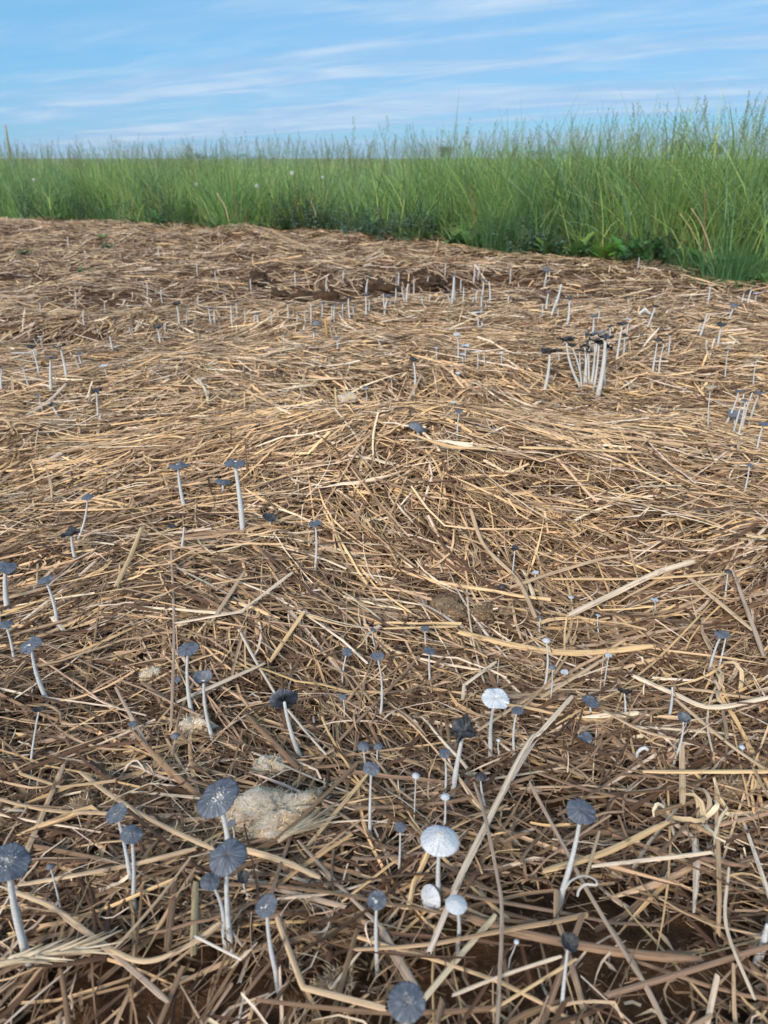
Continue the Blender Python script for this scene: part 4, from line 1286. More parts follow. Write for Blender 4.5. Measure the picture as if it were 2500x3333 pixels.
# --- the row along the hollow: bare white stems, many of them alike
ROW = 'row of white stems along the manure hollow'
row = [(576, 992, 30, 584, 1064, 10), (605, 998, 20, 607, 1058, 8), (680, 1003, 12, 687, 1060, 8), (696, 1004, 14, 700, 1058, 8), (750, 990, 16, 757, 1072, 8), (769, 985, 12, 771, 1038, 7),
       (797, 1008, 10, 798, 1056, 6), (838, 1018, 24, 841, 1056, 9), (828, 1020, 14, 827, 1050, 7), (884, 1012, 12, 886, 1052, 8), (936, 990, 18, 938, 1044, 8), (967, 1018, 12, 967, 1050, 6),
       (991, 1010, 10, 996, 1058, 6), (1012, 983, 12, 1013, 1052, 8), (1048, 986, 16, 1047, 1036, 7), (1078, 996, 20, 1078, 1046, 6), (1090, 992, 18, 1089, 1048, 8), (1116, 985, 12, 1117, 1038, 7),
       (1134, 970, 18, 1139, 1042, 9), (1151, 992, 18, 1153, 1030, 8), (1198, 905, 14, 1192, 956, 9), (1190, 962, 24, 1191, 1034, 9), (1203, 975, 12, 1200, 1015, 6), (1225, 968, 12, 1224, 990, 7),
       (1248, 955, 12, 1252, 1010, 7), (1262, 968, 24, 1252, 1012, 10), (1270, 968, 16, 1268, 1000, 7), (1288, 935, 12, 1283, 995, 7), (1308, 930, 14, 1318, 988, 8), (1329, 922, 16, 1324, 990, 9),
       (1348, 905, 10, 1347, 956, 6), (1297, 885, 12, 1297, 910, 7), (1395, 897, 10, 1387, 935, 6), (1373, 960, 8, 1374, 988, 6), (1402, 955, 8, 1396, 985, 6), (1478, 895, 18, 1470, 990, 13),
       (1455, 955, 24, 1464, 990, 8), (1480, 912, 14, 1478, 960, 10), (1502, 905, 8, 1500, 935, 6), (1509, 935, 8, 1506, 985, 7), (1574, 909, 20, 1570, 958, 8), (1592, 915, 14, 1595, 981, 9),
       (1556, 940, 12, 1549, 975, 8), (1541, 965, 8, 1538, 990, 6), (1567, 965, 8, 1566, 1008, 7), (1582, 985, 8, 1580, 1008, 6), (1544, 858, 6, 1543, 905, 6), (1559, 855, 6, 1557, 895, 6),
       (1450, 855, 6, 1449, 885, 5), (1663, 870, 8, 1662, 902, 6), (1649, 975, 0, 1648, 984, 6)]
ORD = 'first second third fourth fifth sixth seventh eighth ninth tenth eleventh twelfth thirteenth fourteenth fifteenth sixteenth'.split()
ZONES = [(0, 720, 'in the row, at its left end'), (720, 960, 'in the row before the dark wet manure lump'), (960, 1160, 'in the row before the reddish manure lump'),
         (1160, 1430, 'in the row before the orange brown manure lump'), (1430, 1530, 'in the bunch at the right end of the row'), (1530, 1700, 'beyond the bunch at the right end of the row')]
count = {}
for j, (cx, cy, w_, bx, by, s_) in enumerate(sorted(row[:-1])):
    far_ = by < 960 and cx > 1280 or by < 912
    what = 'far faint' if far_ else 'dark-capped' if w_ >= 16 else 'thin pale'
    zn = next(z[2] for z in ZONES if z[0] <= cx < z[1])
    count[what, zn] = count.get((what, zn), 0) + 1
    lab = '%s %s stem from left %s' % (ORD[count[what, zn] - 1], what, zn)
    M(cx, cy, max(w_, 9), bx, by, 'F' if j % 5 else 'C', 'kdg'[j % 3] if w_ >= 12 else 'g', lab, s_, None, ROW)
FARLAB = ['faint stem above the left end of the row, rightmost of three', 'faint stem above the left end of the row, middle of three', 'faint stem above the left end of the row, leftmost of three',
          'faint stem upper left of the capless stem on the side hollow rim', 'faint stem just above the brown manure lump of the side hollow', 'faint stem farther up the slope above the side hollow',
          'faint stem near the left edge above the side hollow', 'faint stem between the side hollow and the row', 'far stem well above the left part of the row', 'far stem beside the orange manure lump beyond the hollow',
          'far stem directly above the dark wet manure lump', 'highest far stem above the left part of the row', 'far stem above the middle of the row, upper one', 'far stem above the middle of the row, lower one',
          'short faint stem right of the side hollow rim', 'short faint stem on the back rim of the side hollow', 'thin far stem at the straw edge before the right grass', 'tiny far stem before the corner tussock',
          'thin far stem at the straw edge close to the right picture edge', 'tiny far stem on the straw under the far left tuft', 'tiny far stem on the straw below the leaning tuft']
FARL = 'faint white stems scattered over the far straw'
for j, (cx, cy, bx, by) in enumerate([(645, 960, 645, 998), (525, 940, 528, 984), (478, 921, 479, 965), (339, 977, 343, 1026), (271, 1010, 275, 1060), (245, 950, 247, 996), (130, 985, 133, 1020),
                                      (402, 975, 404, 1010), (700, 880, 702, 905), (815, 905, 816, 930), (960, 885, 961, 915), (640, 850, 641, 880), (1117, 880, 1116, 908), (1065, 900, 1062, 945),
                                      (420, 1065, 426, 1085), (318, 1070, 322, 1095), (2080, 838, 2077, 868), (2305, 872, 2304, 886), (2470, 874, 2465, 908), (220, 770, 221, 792), (515, 800, 516, 825)]):
    M(cx, cy, 9 if j % 3 == 0 else 0, bx, by, 'F' if j % 3 == 0 else 'N', 'g', FARLAB[j], 6, None, FARL)


# white broken stems bent into a knee
def bent_stem(pts_px, sw, label):
    base = on_ground(*pts_px[0])
    P = [at_depth(px, py, base.y) - base for px, py in pts_px]
    P[0].z -= 0.01
    V_, Q_, T_ = tube([p for a_, b_ in zip(P[:-1], P[1:]) for p in (a_, a_.lerp(b_, 0.5), a_.lerp(b_, 0.9))] + [P[-1]], [px_size(base, sw) / 2] * (3 * (len(P) - 1) + 1), 8)
    tag(link('broken_mushroom', np_mesh('broken_mushroom', V_, Q_, T_, M_STEM), None, base), label, 'mushroom', 'ink cap mushrooms in the straw')


bent_stem([(2072, 1030), (2085, 1018), (2100, 1005), (2113, 1020), (2122, 1028)], 9, 'white stem snapped into a knee beside the tar-black cap')
bent_stem([(2072, 2470), (2075, 2450), (2086, 2438), (2100, 2434), (2108, 2440)], 11, 'white stem arched over like a hook below the black shaggy cap')


# ------------------------------------------------------------------ grass
def grass_height(x):
    return np.interp(x, [-9, -4, -1.5, 0.3, 1.2, 2.2, 3.2, 5], [0.76, 0.76, 0.78, 0.81, 0.86, 0.92, 0.99, 1.05])


G_COL = np.array([(0.36, 0.50, 0.14), (0.26, 0.43, 0.13), (0.09, 0.20, 0.085), (0.24, 0.41, 0.22), (0.50, 0.57, 0.21)])


def blades(bx, by, bz, H, w, az, lean, droop, colr, S=5):
    """ribbons that rise, lean towards az and droop at the tip"""
    N = len(bx)
    f = np.linspace(0, 1, S)[None, :]
    hor = H[:, None] * (np.sin(lean)[:, None] * f + droop[:, None] * f ** 2.6)
    ver = H[:, None] * (np.cos(lean)[:, None] * f - 0.55 * np.abs(droop)[:, None] * f ** 3)
    P = np.stack([bx[:, None] + np.cos(az)[:, None] * hor, by[:, None] + np.sin(az)[:, None] * hor, bz[:, None] + ver], -1)
    tw = rng.uniform(0, math.pi, N)[:, None] + rng.normal(0, 0.5, (N, 1)) * f
    side = np.stack([np.cos(tw), np.sin(tw), 0 * tw], -1)
    wid = (w[:, None] * np.clip(1.15 * (1 - f ** 3.2), 0.06, 1))[..., None] * 0.5
    V = np.stack([P - side * wid, P + side * wid], 2)
    i = (np.arange(N) * S * 2)[:, None] + (np.arange(S - 1) * 2)[None, :]
    Q = np.stack([i, i + 1, i + 3, i + 2], -1).reshape(-1, 4)
    C = np.ones((N, S, 2, 4))
    C[..., :3] = colr[:, None, None, :]
    return V.reshape(-1, 3), Q, C.reshape(-1, 4)


def merge(parts):
    off, V, Q, C = 0, [], [], []
    for v, q_, c in parts:
        V.append(v); Q.append(q_ + off); C.append(c)
        off += len(v)
    return np.concatenate(V), np.concatenate(Q), np.concatenate(C)


gparts = []


def grass_clumps(nclump, depth0, depth1, per, xr=(-8.5, 6.5), hs=1.0, wmul=1.0):
    cx = rng.uniform(xr[0], xr[1], nclump)
    cy = edge_y(cx) + rng.uniform(depth0, depth1, nclump)
    vis = np.abs(cx) < 0.56 * (0.895 * cy + 0.27) + 0.8
    cx, cy = cx[vis], cy[vis]
    for x0, y0 in zip(cx, cy):
        n = int(per * rng.uniform(0.6, 1.3))
        r_ = np.abs(rng.normal(0, 0.085, n))
        a_ = rng.uniform(0, 2 * math.pi, n)
        bx, by = x0 + r_ * np.cos(a_), y0 + r_ * np.sin(a_)
        Hm = float(grass_height(x0)) * hs * rng.choice([0.62, 0.85, 1.0, 1.1], p=[0.2, 0.3, 0.35, 0.15]) * rng.uniform(0.92, 1.08) * (1 + 0.42 * float(vnoise(x0 * 1.3, y0 * 0.9, 61)))
        H = Hm * rng.uniform(0.25, 1.0, n) ** 0.55
        lean = np.abs(rng.normal(0.05, 0.24, n)) + r_ * 1.8
        droop = np.abs(rng.normal(0.12, 0.32, n)) + r_
        k = rng.choice(5, p=[0.30, 0.28, 0.16, 0.14, 0.12])
        c = G_COL[k] * (0.75 + 0.5 * rng.random((n, 1))) * rng.uniform(0.7, 1.2)
        dry = rng.random(n) < 0.04
        c[dry] = (0.30, 0.24, 0.12)
        gparts.append(blades(bx, by, terrain(bx, by) - 0.03, H, rng.uniform(0.0026, 0.0075, n) * wmul, a_ + rng.normal(0, 0.7, n), lean, droop, c))


grass_clumps(430, 0.12, 1.5, 56)
grass_clumps(330, 0.35, 2.2, 30, xr=(0.0, 6.0), wmul=1.15)
grass_clumps(800, 1.2, 4.0, 24, wmul=1.2)
grass_clumps(420, 4.0, 11.0, 18, xr=(-14, 10), wmul=2.0)
grass_clumps(420, 11.0, 45.0, 12, xr=(-36, 32), wmul=5.0)
grass_clumps(340, 0.3, 2.4, 34, xr=(0.2, 6.0), hs=1.16, wmul=1.3)
# shorter growth right at the edge
grass_clumps(260, 0.02, 0.30, 22, hs=0.34)
# broad arching blades leaning out of the front
n = 1500
bx = rng.uniform(-7.5, 4.5, n)
by = edge_y(bx) + rng.uniform(0.02, 0.35, n)
gk = rng.choice(5, n)
gparts.append(blades(bx, by, terrain(bx, by) - 0.02, grass_height(bx) * rng.uniform(0.35, 0.85, n), rng.uniform(0.005, 0.009, n), rng.uniform(-3.0, -0.14, n), np.abs(rng.normal(0.12, 0.18, n)),
                     np.abs(rng.normal(0.3, 0.25, n)), G_COL[gk] * rng.uniform(0.8, 1.4, (n, 1)), 7))
v, q_, c = merge(gparts)
grass = link('tall_grass', np_mesh('tall_grass', v, q_, mat=M_GRASS, attrs={'col': c}))
tag(grass, 'dense tall green meadow grass bordering the straw', 'grass', kind='stuff')


# flowering stems above the grass: spikelets on thin branches
def seed_stem(n_sp, H, spread, dense, rd, lean):
    """returns stem tube and spikelet quads around the origin"""
    az = rd.uniform(0, 6.28)
    pts = []
    for j in range(6):
        f = j / 5
        hor = H * (math.sin(lean) * f + 0.06 * f ** 3)
        pts.append(Vector((math.cos(az) * hor, math.sin(az) * hor, H * f)))
    V1, Q1, T1 = tube(pts, [0.0014, 0.0013, 0.0011, 0.0009, 0.0007, 0.0004], 4, False)
    V2, Q2 = [], []
    for k in range(n_sp):
        f = 0.76 + 0.24 * (k / n_sp)
        u = f * 5
        i = min(int(u), 4)
        p = pts[i].lerp(pts[i + 1], u - i)
        a_ = rd.uniform(0, 6.28)
        l = spread * (1.05 - (k / n_sp)) * rd.uniform(0.3, 1.0)
        d = Vector((math.cos(a_), math.sin(a_), rd.uniform(0.5, 1.4))).normalized()
        e = p + d * l
        b = len(V2)
        s_ = Vector((-math.sin(a_), math.cos(a_), 0)) * 0.0004
        V2 += [p - s_, p + s_, e + s_, e - s_]                     # the branchlet
        Q2.append((b, b + 1, b + 2, b + 3))
        for m in range(dense):
            c0 = p.lerp(e, rd.uniform(0.45, 1.0))
            g = (d + Vector((rd.uniform(-.5, .5), rd.uniform(-.5, .5), rd.uniform(-.3, .5)))).normalized() * rd.uniform(0.008, 0.015)
            w = g.cross(Vector((rd.uniform(-1, 1), rd.uniform(-1, 1), 0.3))).normalized() * rd.uniform(0.0018, 0.0030)
            b = len(V2)
            V2 += [c0, c0 + g * 0.45 + w, c0 + g, c0 + g * 0.45 - w]
            Q2.append((b, b + 1, b + 2, b + 3))
    return V1, Q1, V2, Q2


rd = random.Random(5)
variants = []
for k in range(14):
    typ = k % 3
    variants.append(seed_stem([16, 26, 20][typ], 1.0, [0.045, 0.014, 0.075][typ], [3, 2, 2][typ], rd, rd.uniform(0, 0.14)))
sv, sq, sc, off = [], [], [], 0
for k in range(2700):
    x = rd.uniform(-9.5, 6.0)
    y = float(edge_y(x)) + abs(rd.gauss(0.35, 2.2)) + 0.05
    if abs(x) > 0.56 * (0.895 * y + 0.27) + 0.6:
        continue
    H = float(grass_height(x)) * min(1.08, rd.gauss(0.93, 0.09))
    V1, Q1, V2, Q2 = variants[k % 14]
    ca, sa = math.cos(k * 2.4), math.sin(k * 2.4)
    z0 = float(terrain(x, y)) - 0.03
    for Vv, Qq, cc in ((V1, Q1, (0.17, 0.24, 0.07)), (V2, Q2, rd.choice([(0.28, 0.31, 0.12), (0.22, 0.29, 0.10), (0.33, 0.29, 0.15), (0.20, 0.26, 0.11)]))):
        A = np.array(Vv)
        B = np.stack([x + A[:, 0] * ca - A[:, 1] * sa, y + A[:, 0] * sa + A[:, 1] * ca, z0 + A[:, 2] * H], -1)
        sv.append(B)
        sq.append(np.array(Qq) + off)
        sc.append(const_attr(len(B), cc))
        off += len(B)
seeds = link('flowering_grass', np_mesh('flowering_grass', np.concatenate(sv), np.concatenate(sq), mat=M_GRASS, attrs={'col': np.concatenate(sc)}))
tag(seeds, 'haze of fine seed heads standing above the meadow grass', 'grass', kind='stuff')

# the stems that stand out against the sky, one by one
SKY_STEMS = [(2070, 345, 4.9, 0, 'tall feathery grass stem alone in the sky gap, highest of its neighbours'), (2335, 312, 4.6, 0, 'highest loose-panicled grass stem near the right edge'),
             (2440, 325, 4.4, 1, 'tall narrow-spiked grass stem close to the right edge'), (2490, 340, 4.5, 1, 'drooping spike of grass touching the right edge'),
             (2310, 365, 4.8, 2, 'wide airy grass panicle left of the highest one'), (2215, 378, 4.9, 0, 'feathery grass stem between the two sky gaps'),
             (1890, 385, 5.6, 2, 'fine airy grass stem above the middle of the right grass'), (1700, 420, 5.8, 2, 'thin grass stem rising above the big tussock'),
             (1150, 380, 7.0, 0, 'tall dense grass panicle standing over the middle skyline'), (1145, 445, 7.0, 1, 'thick green grass spike under the tall dense panicle'),
             (1250, 378, 7.0, 2, 'faint grass panicle right of the tall dense one'), (1510, 410, 6.4, 2, 'faint thin panicle left of the big tussock'),
             (600, 470, 8.0, 1, 'small grass spike over the left skyline'), (250, 440, 8.4, 2, 'faint tall stem over the far left grass'), (380, 450, 8.4, 2, 'pair-like faint stem over the left grass'),
             (1075, 455, 7.2, 1, 'short grass spike left of the tall dense panicle')]
for px, py, dy, typ, lab in SKY_STEMS:
    top = at_depth(px, py, dy)
    root = empty('seeding_grass', (top.x, top.y, float(terrain(top.x, top.y)) - 0.02))
    H = top.z - root.location.z
    V1, Q1, V2, Q2 = seed_stem([22, 34, 26][typ], H, [0.05, 0.016, 0.085][typ], [4, 3, 3][typ], rd, rd.uniform(0, 0.03))
    link('stem', np_mesh('stem', [tuple(v_) for v_ in V1], Q1, mat=M_GRASS, attrs={'col': const_attr(len(V1), (0.17, 0.24, 0.07))}), root)
    link('seed_head', np_mesh('seed_head', [tuple(v_) for v_ in V2], Q2, mat=M_GRASS, attrs={'col': const_attr(len(V2), (0.27, 0.29, 0.12))}), root)
    tag(root, lab, 'grass stem', 'seeding grass stems against the sky', 'thing')


# tussocks that stand forward of the grass
def tussock(px, py, H, n, spread, colr, label, name='grass_tussock', wide=0.0045):
    p = at_edge(px, 0.04 + max(0, py - 800) * 0.0006)
    rr = np.random.default_rng(int(px * 7 + py))
    r_ = np.abs(rr.normal(0, spread * 0.35, n))
    a_ = rr.uniform(0, 2 * math.pi, n)
    c = np.array([colr]) * (1.25 + 0.9 * rr.random((n, 1)))
    v, q_, cc = blades(r_ * np.cos(a_), r_ * np.sin(a_), np.full(n, -0.02), H * rr.uniform(0.4, 1.0, n), rr.uniform(0.5, 1.0, n) * wide, a_ + rr.normal(0, 0.4, n),
                       np.abs(rr.normal(0.15, 0.25, n)), np.abs(rr.normal(0.2, 0.2, n)), c, 6)
    o = link(name, np_mesh(name, v, q_, mat=M_GRASS, attrs={'col': cc}), None, p)
    tag(o, label, 'grass', 'tussocks along the grass edge')


tussock(1620, 790, 0.52, 420, 0.30, (0.075, 0.145, 0.06), 'big fountain-shaped grass tussock in the middle of the edge')
tussock(2390, 880, 0.34, 520, 0.42, (0.065, 0.14, 0.055), 'low spreading grass tussock in the right corner')
tussock(2230, 862, 0.22, 220, 0.30, (0.06, 0.12, 0.05), 'short dark tussock left of the corner tussock')
tussock(1330, 800, 0.15, 110, 0.12, (0.13, 0.20, 0.06), 'small light green tuft alone on the straw edge')
tussock(600, 752, 0.30, 220, 0.30, (0.085, 0.15, 0.05), 'leaning tuft below the dandelion clocks on the left')
tussock(770, 760, 0.26, 200, 0.25, (0.10, 0.17, 0.05), 'yellow-green tuft in the notch of the straw edge')
tussock(350, 728, 0.28, 180, 0.25, (0.08, 0.15, 0.05), 'soft tuft at the far left straw edge')
tussock(1100, 760, 0.30, 200, 0.25, (0.07, 0.13, 0.06), 'tuft right of the straw hump')
tussock(2495, 905, 0.10, 90, 0.12, (0.09, 0.18, 0.05), 'tiny bright tuft cut by the right edge')


# ------------------------------------------------------------------ weeds
def leaf_blade(L, w, fold, droop, wavy, rd):
    S, V, Q = 9, [], []
    for j in range(S):
        f = j / (S - 1)
        ww = w * (math.sin(math.pi * min(1, 0.12 + 0.88 * f) ** 0.8) ** 0.8 * 0.9 + 0.1 * (1 - f))
        z = L * (0.5 * f - droop * f * f)
        for k, s_ in enumerate((-1, -0.5, 0, 0.5, 1)):
            V.append((L * f * 0.92, s_ * ww / 2, z + fold * abs(s_) * ww + wavy * ww * math.sin(j * 1.9 + s_ * 2) * abs(s_)))
    for j in range(S - 1):
        for k in range(4):
            a_ = j * 5 + k
            Q.append((a_, a_ + 1, a_ + 6, a_ + 5))
    return V, Q


def broadleaf(px, py, size, n, colr, label, up=0.5):
    p = on_ground(px, py) if px < 400 and py > 760 else at_edge(px, 0.10)
    root = empty('broadleaf_weed', p)
    rd = random.Random(int(px + py))
    for k in range(n):
        L = size * rd.uniform(0.8, 1.5)
        V, Q = leaf_blade(L, L * rd.uniform(0.28, 0.42), 0.12, rd.uniform(0.15, 0.55), 0.08, rd)
        cc = tuple(c_ * rd.uniform(1.2, 2.0) for c_ in colr)
        o = link('leaf', np_mesh('leaf', V, Q, mat=M_LEAF, attrs={'col': const_attr(len(V), cc)}), root)
        o.rotation_euler = (rd.uniform(-0.3, 0.3), -rd.uniform(0.0, up), k * 2.4 + rd.uniform(-0.3, 0.3))
        o.location = (rd.uniform(-0.01, 0.01), rd.uniform(-0.01, 0.01), 0.0)
    tag(root, label, 'weed', 'broad-leaved weeds along the grass edge')


broadleaf(1955, 838, 0.17, 11, (0.13, 0.25, 0.05), 'bright green dock with broad leaves at the grass edge', 0.7)
broadleaf(2040, 828, 0.16, 10, (0.07, 0.14, 0.05), 'darker broad-leaved weed right of the bright dock', 0.7)
broadleaf(1480, 790, 0.20, 12, (0.065, 0.13, 0.04), 'dark green leafy weed left of the big tussock', 0.8)
broadleaf(1385, 803, 0.06, 7, (0.10, 0.21, 0.05), 'small bright seedling right of the light green tuft', 0.8)
broadleaf(2478, 905, 0.10, 8, (0.09, 0.18, 0.05), 'leafy weed at the right edge below the corner tussock', 0.7)
broadleaf(700, 765, 0.15, 10, (0.08, 0.15, 0.05), 'weed spilling onto the straw below the leaning tuft', 0.6)
broadleaf(850, 762, 0.10, 8, (0.11, 0.19, 0.05), 'low yellow-green weed in front of the straw hump', 0.4)
broadleaf(200, 733, 0.08, 8, (0.09, 0.18, 0.05), 'small bright weed at the far left straw edge', 0.6)
broadleaf(430, 742, 0.08, 8, (0.09, 0.18, 0.05), 'small leafy weed between the left tufts', 0.6)
for px_, sz_, c_, lab_ in [(520, 0.13, (0.07, 0.13, 0.045), 'leafy weed under the dark bluish herb patch'), (930, 0.14, (0.075, 0.14, 0.055), 'leafy weed at the right foot of the straw hump'),
                           (1040, 0.15, (0.065, 0.125, 0.05), 'leafy weed below the reddish dry stalk'), (1210, 0.16, (0.07, 0.13, 0.06), 'leafy weed in front of the silvery herb'),
                           (1540, 0.15, (0.08, 0.15, 0.05), 'leafy weed at the left foot of the big tussock'), (1700, 0.17, (0.07, 0.135, 0.055), 'leafy weed at the right foot of the big tussock'),
                           (1780, 0.15, (0.085, 0.16, 0.05), 'leafy weed before the blue-green herb'), (1880, 0.18, (0.10, 0.19, 0.05), 'light green leafy weed left of the bright dock'),
                           (2100, 0.18, (0.07, 0.14, 0.05), 'leafy weed right of the darker broad-leaved weed'), (2180, 0.15, (0.06, 0.12, 0.05), 'leafy weed before the short dark tussock'),
                           (2290, 0.16, (0.075, 0.15, 0.05), 'leafy weed left of the low corner tussock')]:
    broadleaf(px_, 800, sz_, 11, c_, lab_, 0.9)
broadleaf(75, 828, 0.08, 9, (0.05, 0.08, 0.03), 'flat green weed growing in the straw near the left edge', 0.2)
broadleaf(350, 808, 0.06, 8, (0.05, 0.085, 0.03), 'flat green weed on the straw under the left tufts', 0.25)
broadleaf(265, 888, 0.06, 7, (0.07, 0.13, 0.05), 'tiny faint weed in the left straw nearer the camera', 0.25)
broadleaf(330, 775, 0.06, 7, (0.08, 0.15, 0.05), 'tiny weed on the straw just behind the flat green one', 0.25)
broadleaf(1290, 2730, 0.012, 4, (0.10, 0.20, 0.03), 'tiny green seedling in the straw above the white mushroom', 0.8) if False else None


def herb(px, py, H, n, spread, colr, label, leaf=0.028):
    """bushy grey-green herb: upright stems set with small lobed leaves"""
    p = at_edge(px, 0.06)
    root = empty('leafy_herb', p)
    rd = random.Random(int(px * 3 + py))
    SV, SQ, LV, LQ = [], [], [], []
    for k in range(n):
        a_ = rd.uniform(0, 6.28)
        l = abs(rd.gauss(0, 0.18))
        h = H * rd.uniform(0.5, 1.0)
        b = Vector((rd.gauss(0, spread * 0.4), rd.gauss(0, spread * 0.3), -0.02))
        pts = [b + Vector((math.cos(a_) * l * f, math.sin(a_) * l * f, h * f)) for f in (0, 0.35, 0.7, 1)]
        V_, Q_, _ = tube(pts, [0.003, 0.0025, 0.002, 0.001], 4, False)
        o0 = len(SV)
        SV += V_
        SQ += [tuple(i + o0 for i in q_) for q_ in Q_]
        for m in range(26):
            f = rd.uniform(0.12, 1.0)
            u = f * 3
            i = min(int(u), 2)
            c0 = pts[i].lerp(pts[i + 1], u - i)
            w = rd.uniform(0, 6.28)
            d = Vector((math.cos(w), math.sin(w), rd.uniform(-0.2, 0.8))).normalized()
            s_ = d.cross(Vector((rd.uniform(-.3, .3), rd.uniform(-.3, .3), 1))).normalized()
            ll = leaf * rd.uniform(0.7, 1.6) * (1.2 - 0.5 * f)
            o0 = len(LV)
            dr = Vector((0, 0, -0.25 * ll))
            LV += [tuple(c0), tuple(c0 + d * ll * 0.45 + s_ * ll * 0.28), tuple(c0 + d * ll + dr), tuple(c0 + d * ll * 0.45 - s_ * ll * 0.28),
                   tuple(c0 + d * ll * 0.3 + s_ * ll * 0.5), tuple(c0 + d * ll * 0.3 - s_ * ll * 0.5)]
            LQ += [(o0, o0 + 1, o0 + 2, o0 + 3), (o0, o0 + 4, o0 + 1, o0 + 1), (o0, o0 + 3, o0 + 3, o0 + 5)]
    LQ = [q_ for q_ in LQ if len(set(q_)) == 4]
    link('stems', np_mesh('stems', SV, SQ, mat=M_LEAF, attrs={'col': const_attr(len(SV), (0.09, 0.11, 0.05))}), root)
    cc = np.ones((len(LV), 4))
    rr = np.random.default_rng(int(px))
    cc[:, :3] = np.array(colr) * np.repeat(1.2 + 0.9 * rr.random((len(LV) // 6, 1)), 6, 0)
    link('foliage', np_mesh('foliage', LV, LQ, mat=M_LEAF, attrs={'col': cc}), root)
    tag(root, label, 'herb', 'bushy herbs along the grass edge')


BLUEG = (0.085, 0.135, 0.095)
herb(1160, 772, 0.22, 26, 0.35, BLUEG, 'grey-green bushy herb right of the straw hump')
herb(960, 745, 0.50, 26, 0.40, (0.075, 0.125, 0.075), 'tall bushy herb behind the straw hump below a dandelion clock')
herb(500, 738, 0.42, 26, 0.45, (0.055, 0.105, 0.065), 'dark bluish herb patch left of the dry stalks')
herb(1340, 782, 0.26, 18, 0.30, BLUEG, 'grey-green herb left of the dark leafy weed')
herb(1600, 812, 0.09, 16, 0.25, (0.10, 0.15, 0.085), 'low greyish herb creeping onto the straw before the tussock', 0.02)
herb(1830, 815, 0.16, 16, 0.25, (0.07, 0.13, 0.06), 'low green herb between the tussock and the bright dock')
herb(130, 722, 0.40, 20, 0.40, (0.075, 0.13, 0.06), 'bushy herb at the far left edge of the straw')
herb(300, 730, 0.34, 24, 0.45, (0.05, 0.095, 0.06), 'dark herb patch right of the soft far left tuft')
herb(1000, 750, 0.30, 26, 0.40, (0.085, 0.14, 0.105), 'silvery herb below the highest dandelion clock')
herb(1250, 775, 0.30, 26, 0.40, (0.08, 0.135, 0.10), 'silvery herb between the hump and the light green tuft')
herb(1440, 785, 0.34, 22, 0.35, (0.06, 0.11, 0.06), 'dark green herb behind the dark leafy weed')
herb(1740, 812, 0.30, 24, 0.35, (0.075, 0.13, 0.10), 'blue-green herb right of the big tussock')
herb(2140, 848, 0.24, 22, 0.35, (0.055, 0.11, 0.06), 'dark herb left of the short dark tussock')
herb(1090, 742, 0.36, 20, 0.35, (0.07, 0.115, 0.07), 'herb with upright stems behind the grey-green one')


# dandelion clocks, a yellow flower, dry stalks
def clock(px, py, bx, by, wpx, label):
    base = at_edge(bx)
    base.y += 0.12
    base.z = float(terrain(base.x, base.y))
    T = at_depth(px, py, base.y) - base
    root = empty('dandelion_clock', base)
    V_, Q_, T_ = tube([Vector((0, 0, -0.02)), T * 0.5 + Vector((0.006, 0, 0)), T], [0.0018, 0.0016, 0.0012], 6)
    link('stem', np_mesh('stem', V_, Q_, T_, M_STRAWSTALK), root)
    Rr = px_size(base + T, wpx) / 2 * 0.68
    rd = random.Random(int(px))
    V, T3 = [], []
    for k in range(260):
        z = 1 - 2 * (k + 0.5) / 260
        th = k * 2.39996
        d = Vector((math.sqrt(1 - z * z) * math.cos(th), math.sqrt(1 - z * z) * math.sin(th), z))
        s_ = d.orthogonal().normalized()
        b = len(V)
        V += [tuple(T + d * Rr * 0.15), tuple(T + d * Rr * 0.9 + s_ * Rr * 0.06), tuple(T + d * Rr * 0.9 - s_ * Rr * 0.06)]
        T3.append((b, b + 1, b + 2))
        for m in range(4):
            w = m * 1.57 + rd.random()
            e = (s_ * math.cos(w) + d.cross(s_) * math.sin(w)) * Rr * 0.22
            b = len(V)
            V += [tuple(T + d * Rr * 0.88), tuple(T + d * Rr * 1.0 + e), tuple(T + d * Rr * 1.02 + e * 0.7 + s_ * Rr * 0.05)]
            T3.append((b, b + 1, b + 2))
    link('seed_head', np_mesh('seed_head', V, None, T3, M_FLECK, smooth=False), root)
    tag(root, label, 'dandelion', 'dandelion clocks in the grass')


clock(2046, 697, 2040, 845, 24, 'dandelion clock on a bare stem above the bright dock')
clock(640, 600, 650, 752, 17, 'dandelion clock farthest left above the dry stalks')
clock(836, 606, 835, 748, 18, 'dandelion clock above the straw hump, left one')
clock(951, 564, 955, 750, 18, 'dandelion clock above the straw hump, highest one')
clock(1050, 577, 1052, 755, 14, 'small dandelion clock right of the highest one')
clock(110, 585, 112, 724, 13, 'small faint dandelion clock at the far left')

base = at_edge(968, 0.05)
T = at_depth(970, 663, base.y) - base
root = empty('yellow_flower', base)
V_, Q_, T_ = tube([Vector((0, 0, -0.02)), T * 0.5, T], [0.002, 0.0018, 0.0015], 6)
link('stem', np_mesh('stem', V_, Q_, T_, M_STALK), root)
for k in range(12):
    a_ = k * 0.5236
    L = px_size(base + T, 9)
    V = [(0, 0, 0), (L * 0.6, -L * 0.2, L * 0.1), (L, 0, 0.0), (L * 0.6, L * 0.2, L * 0.1)]
    o = link('petal', np_mesh('petal', V, [(0, 1, 2, 3)], mat=M_YELLOW), root, T)
    o.rotation_euler = (0.9, 0, a_)
tag(root, 'small yellow flower among the herbs above the straw hump', 'flower')


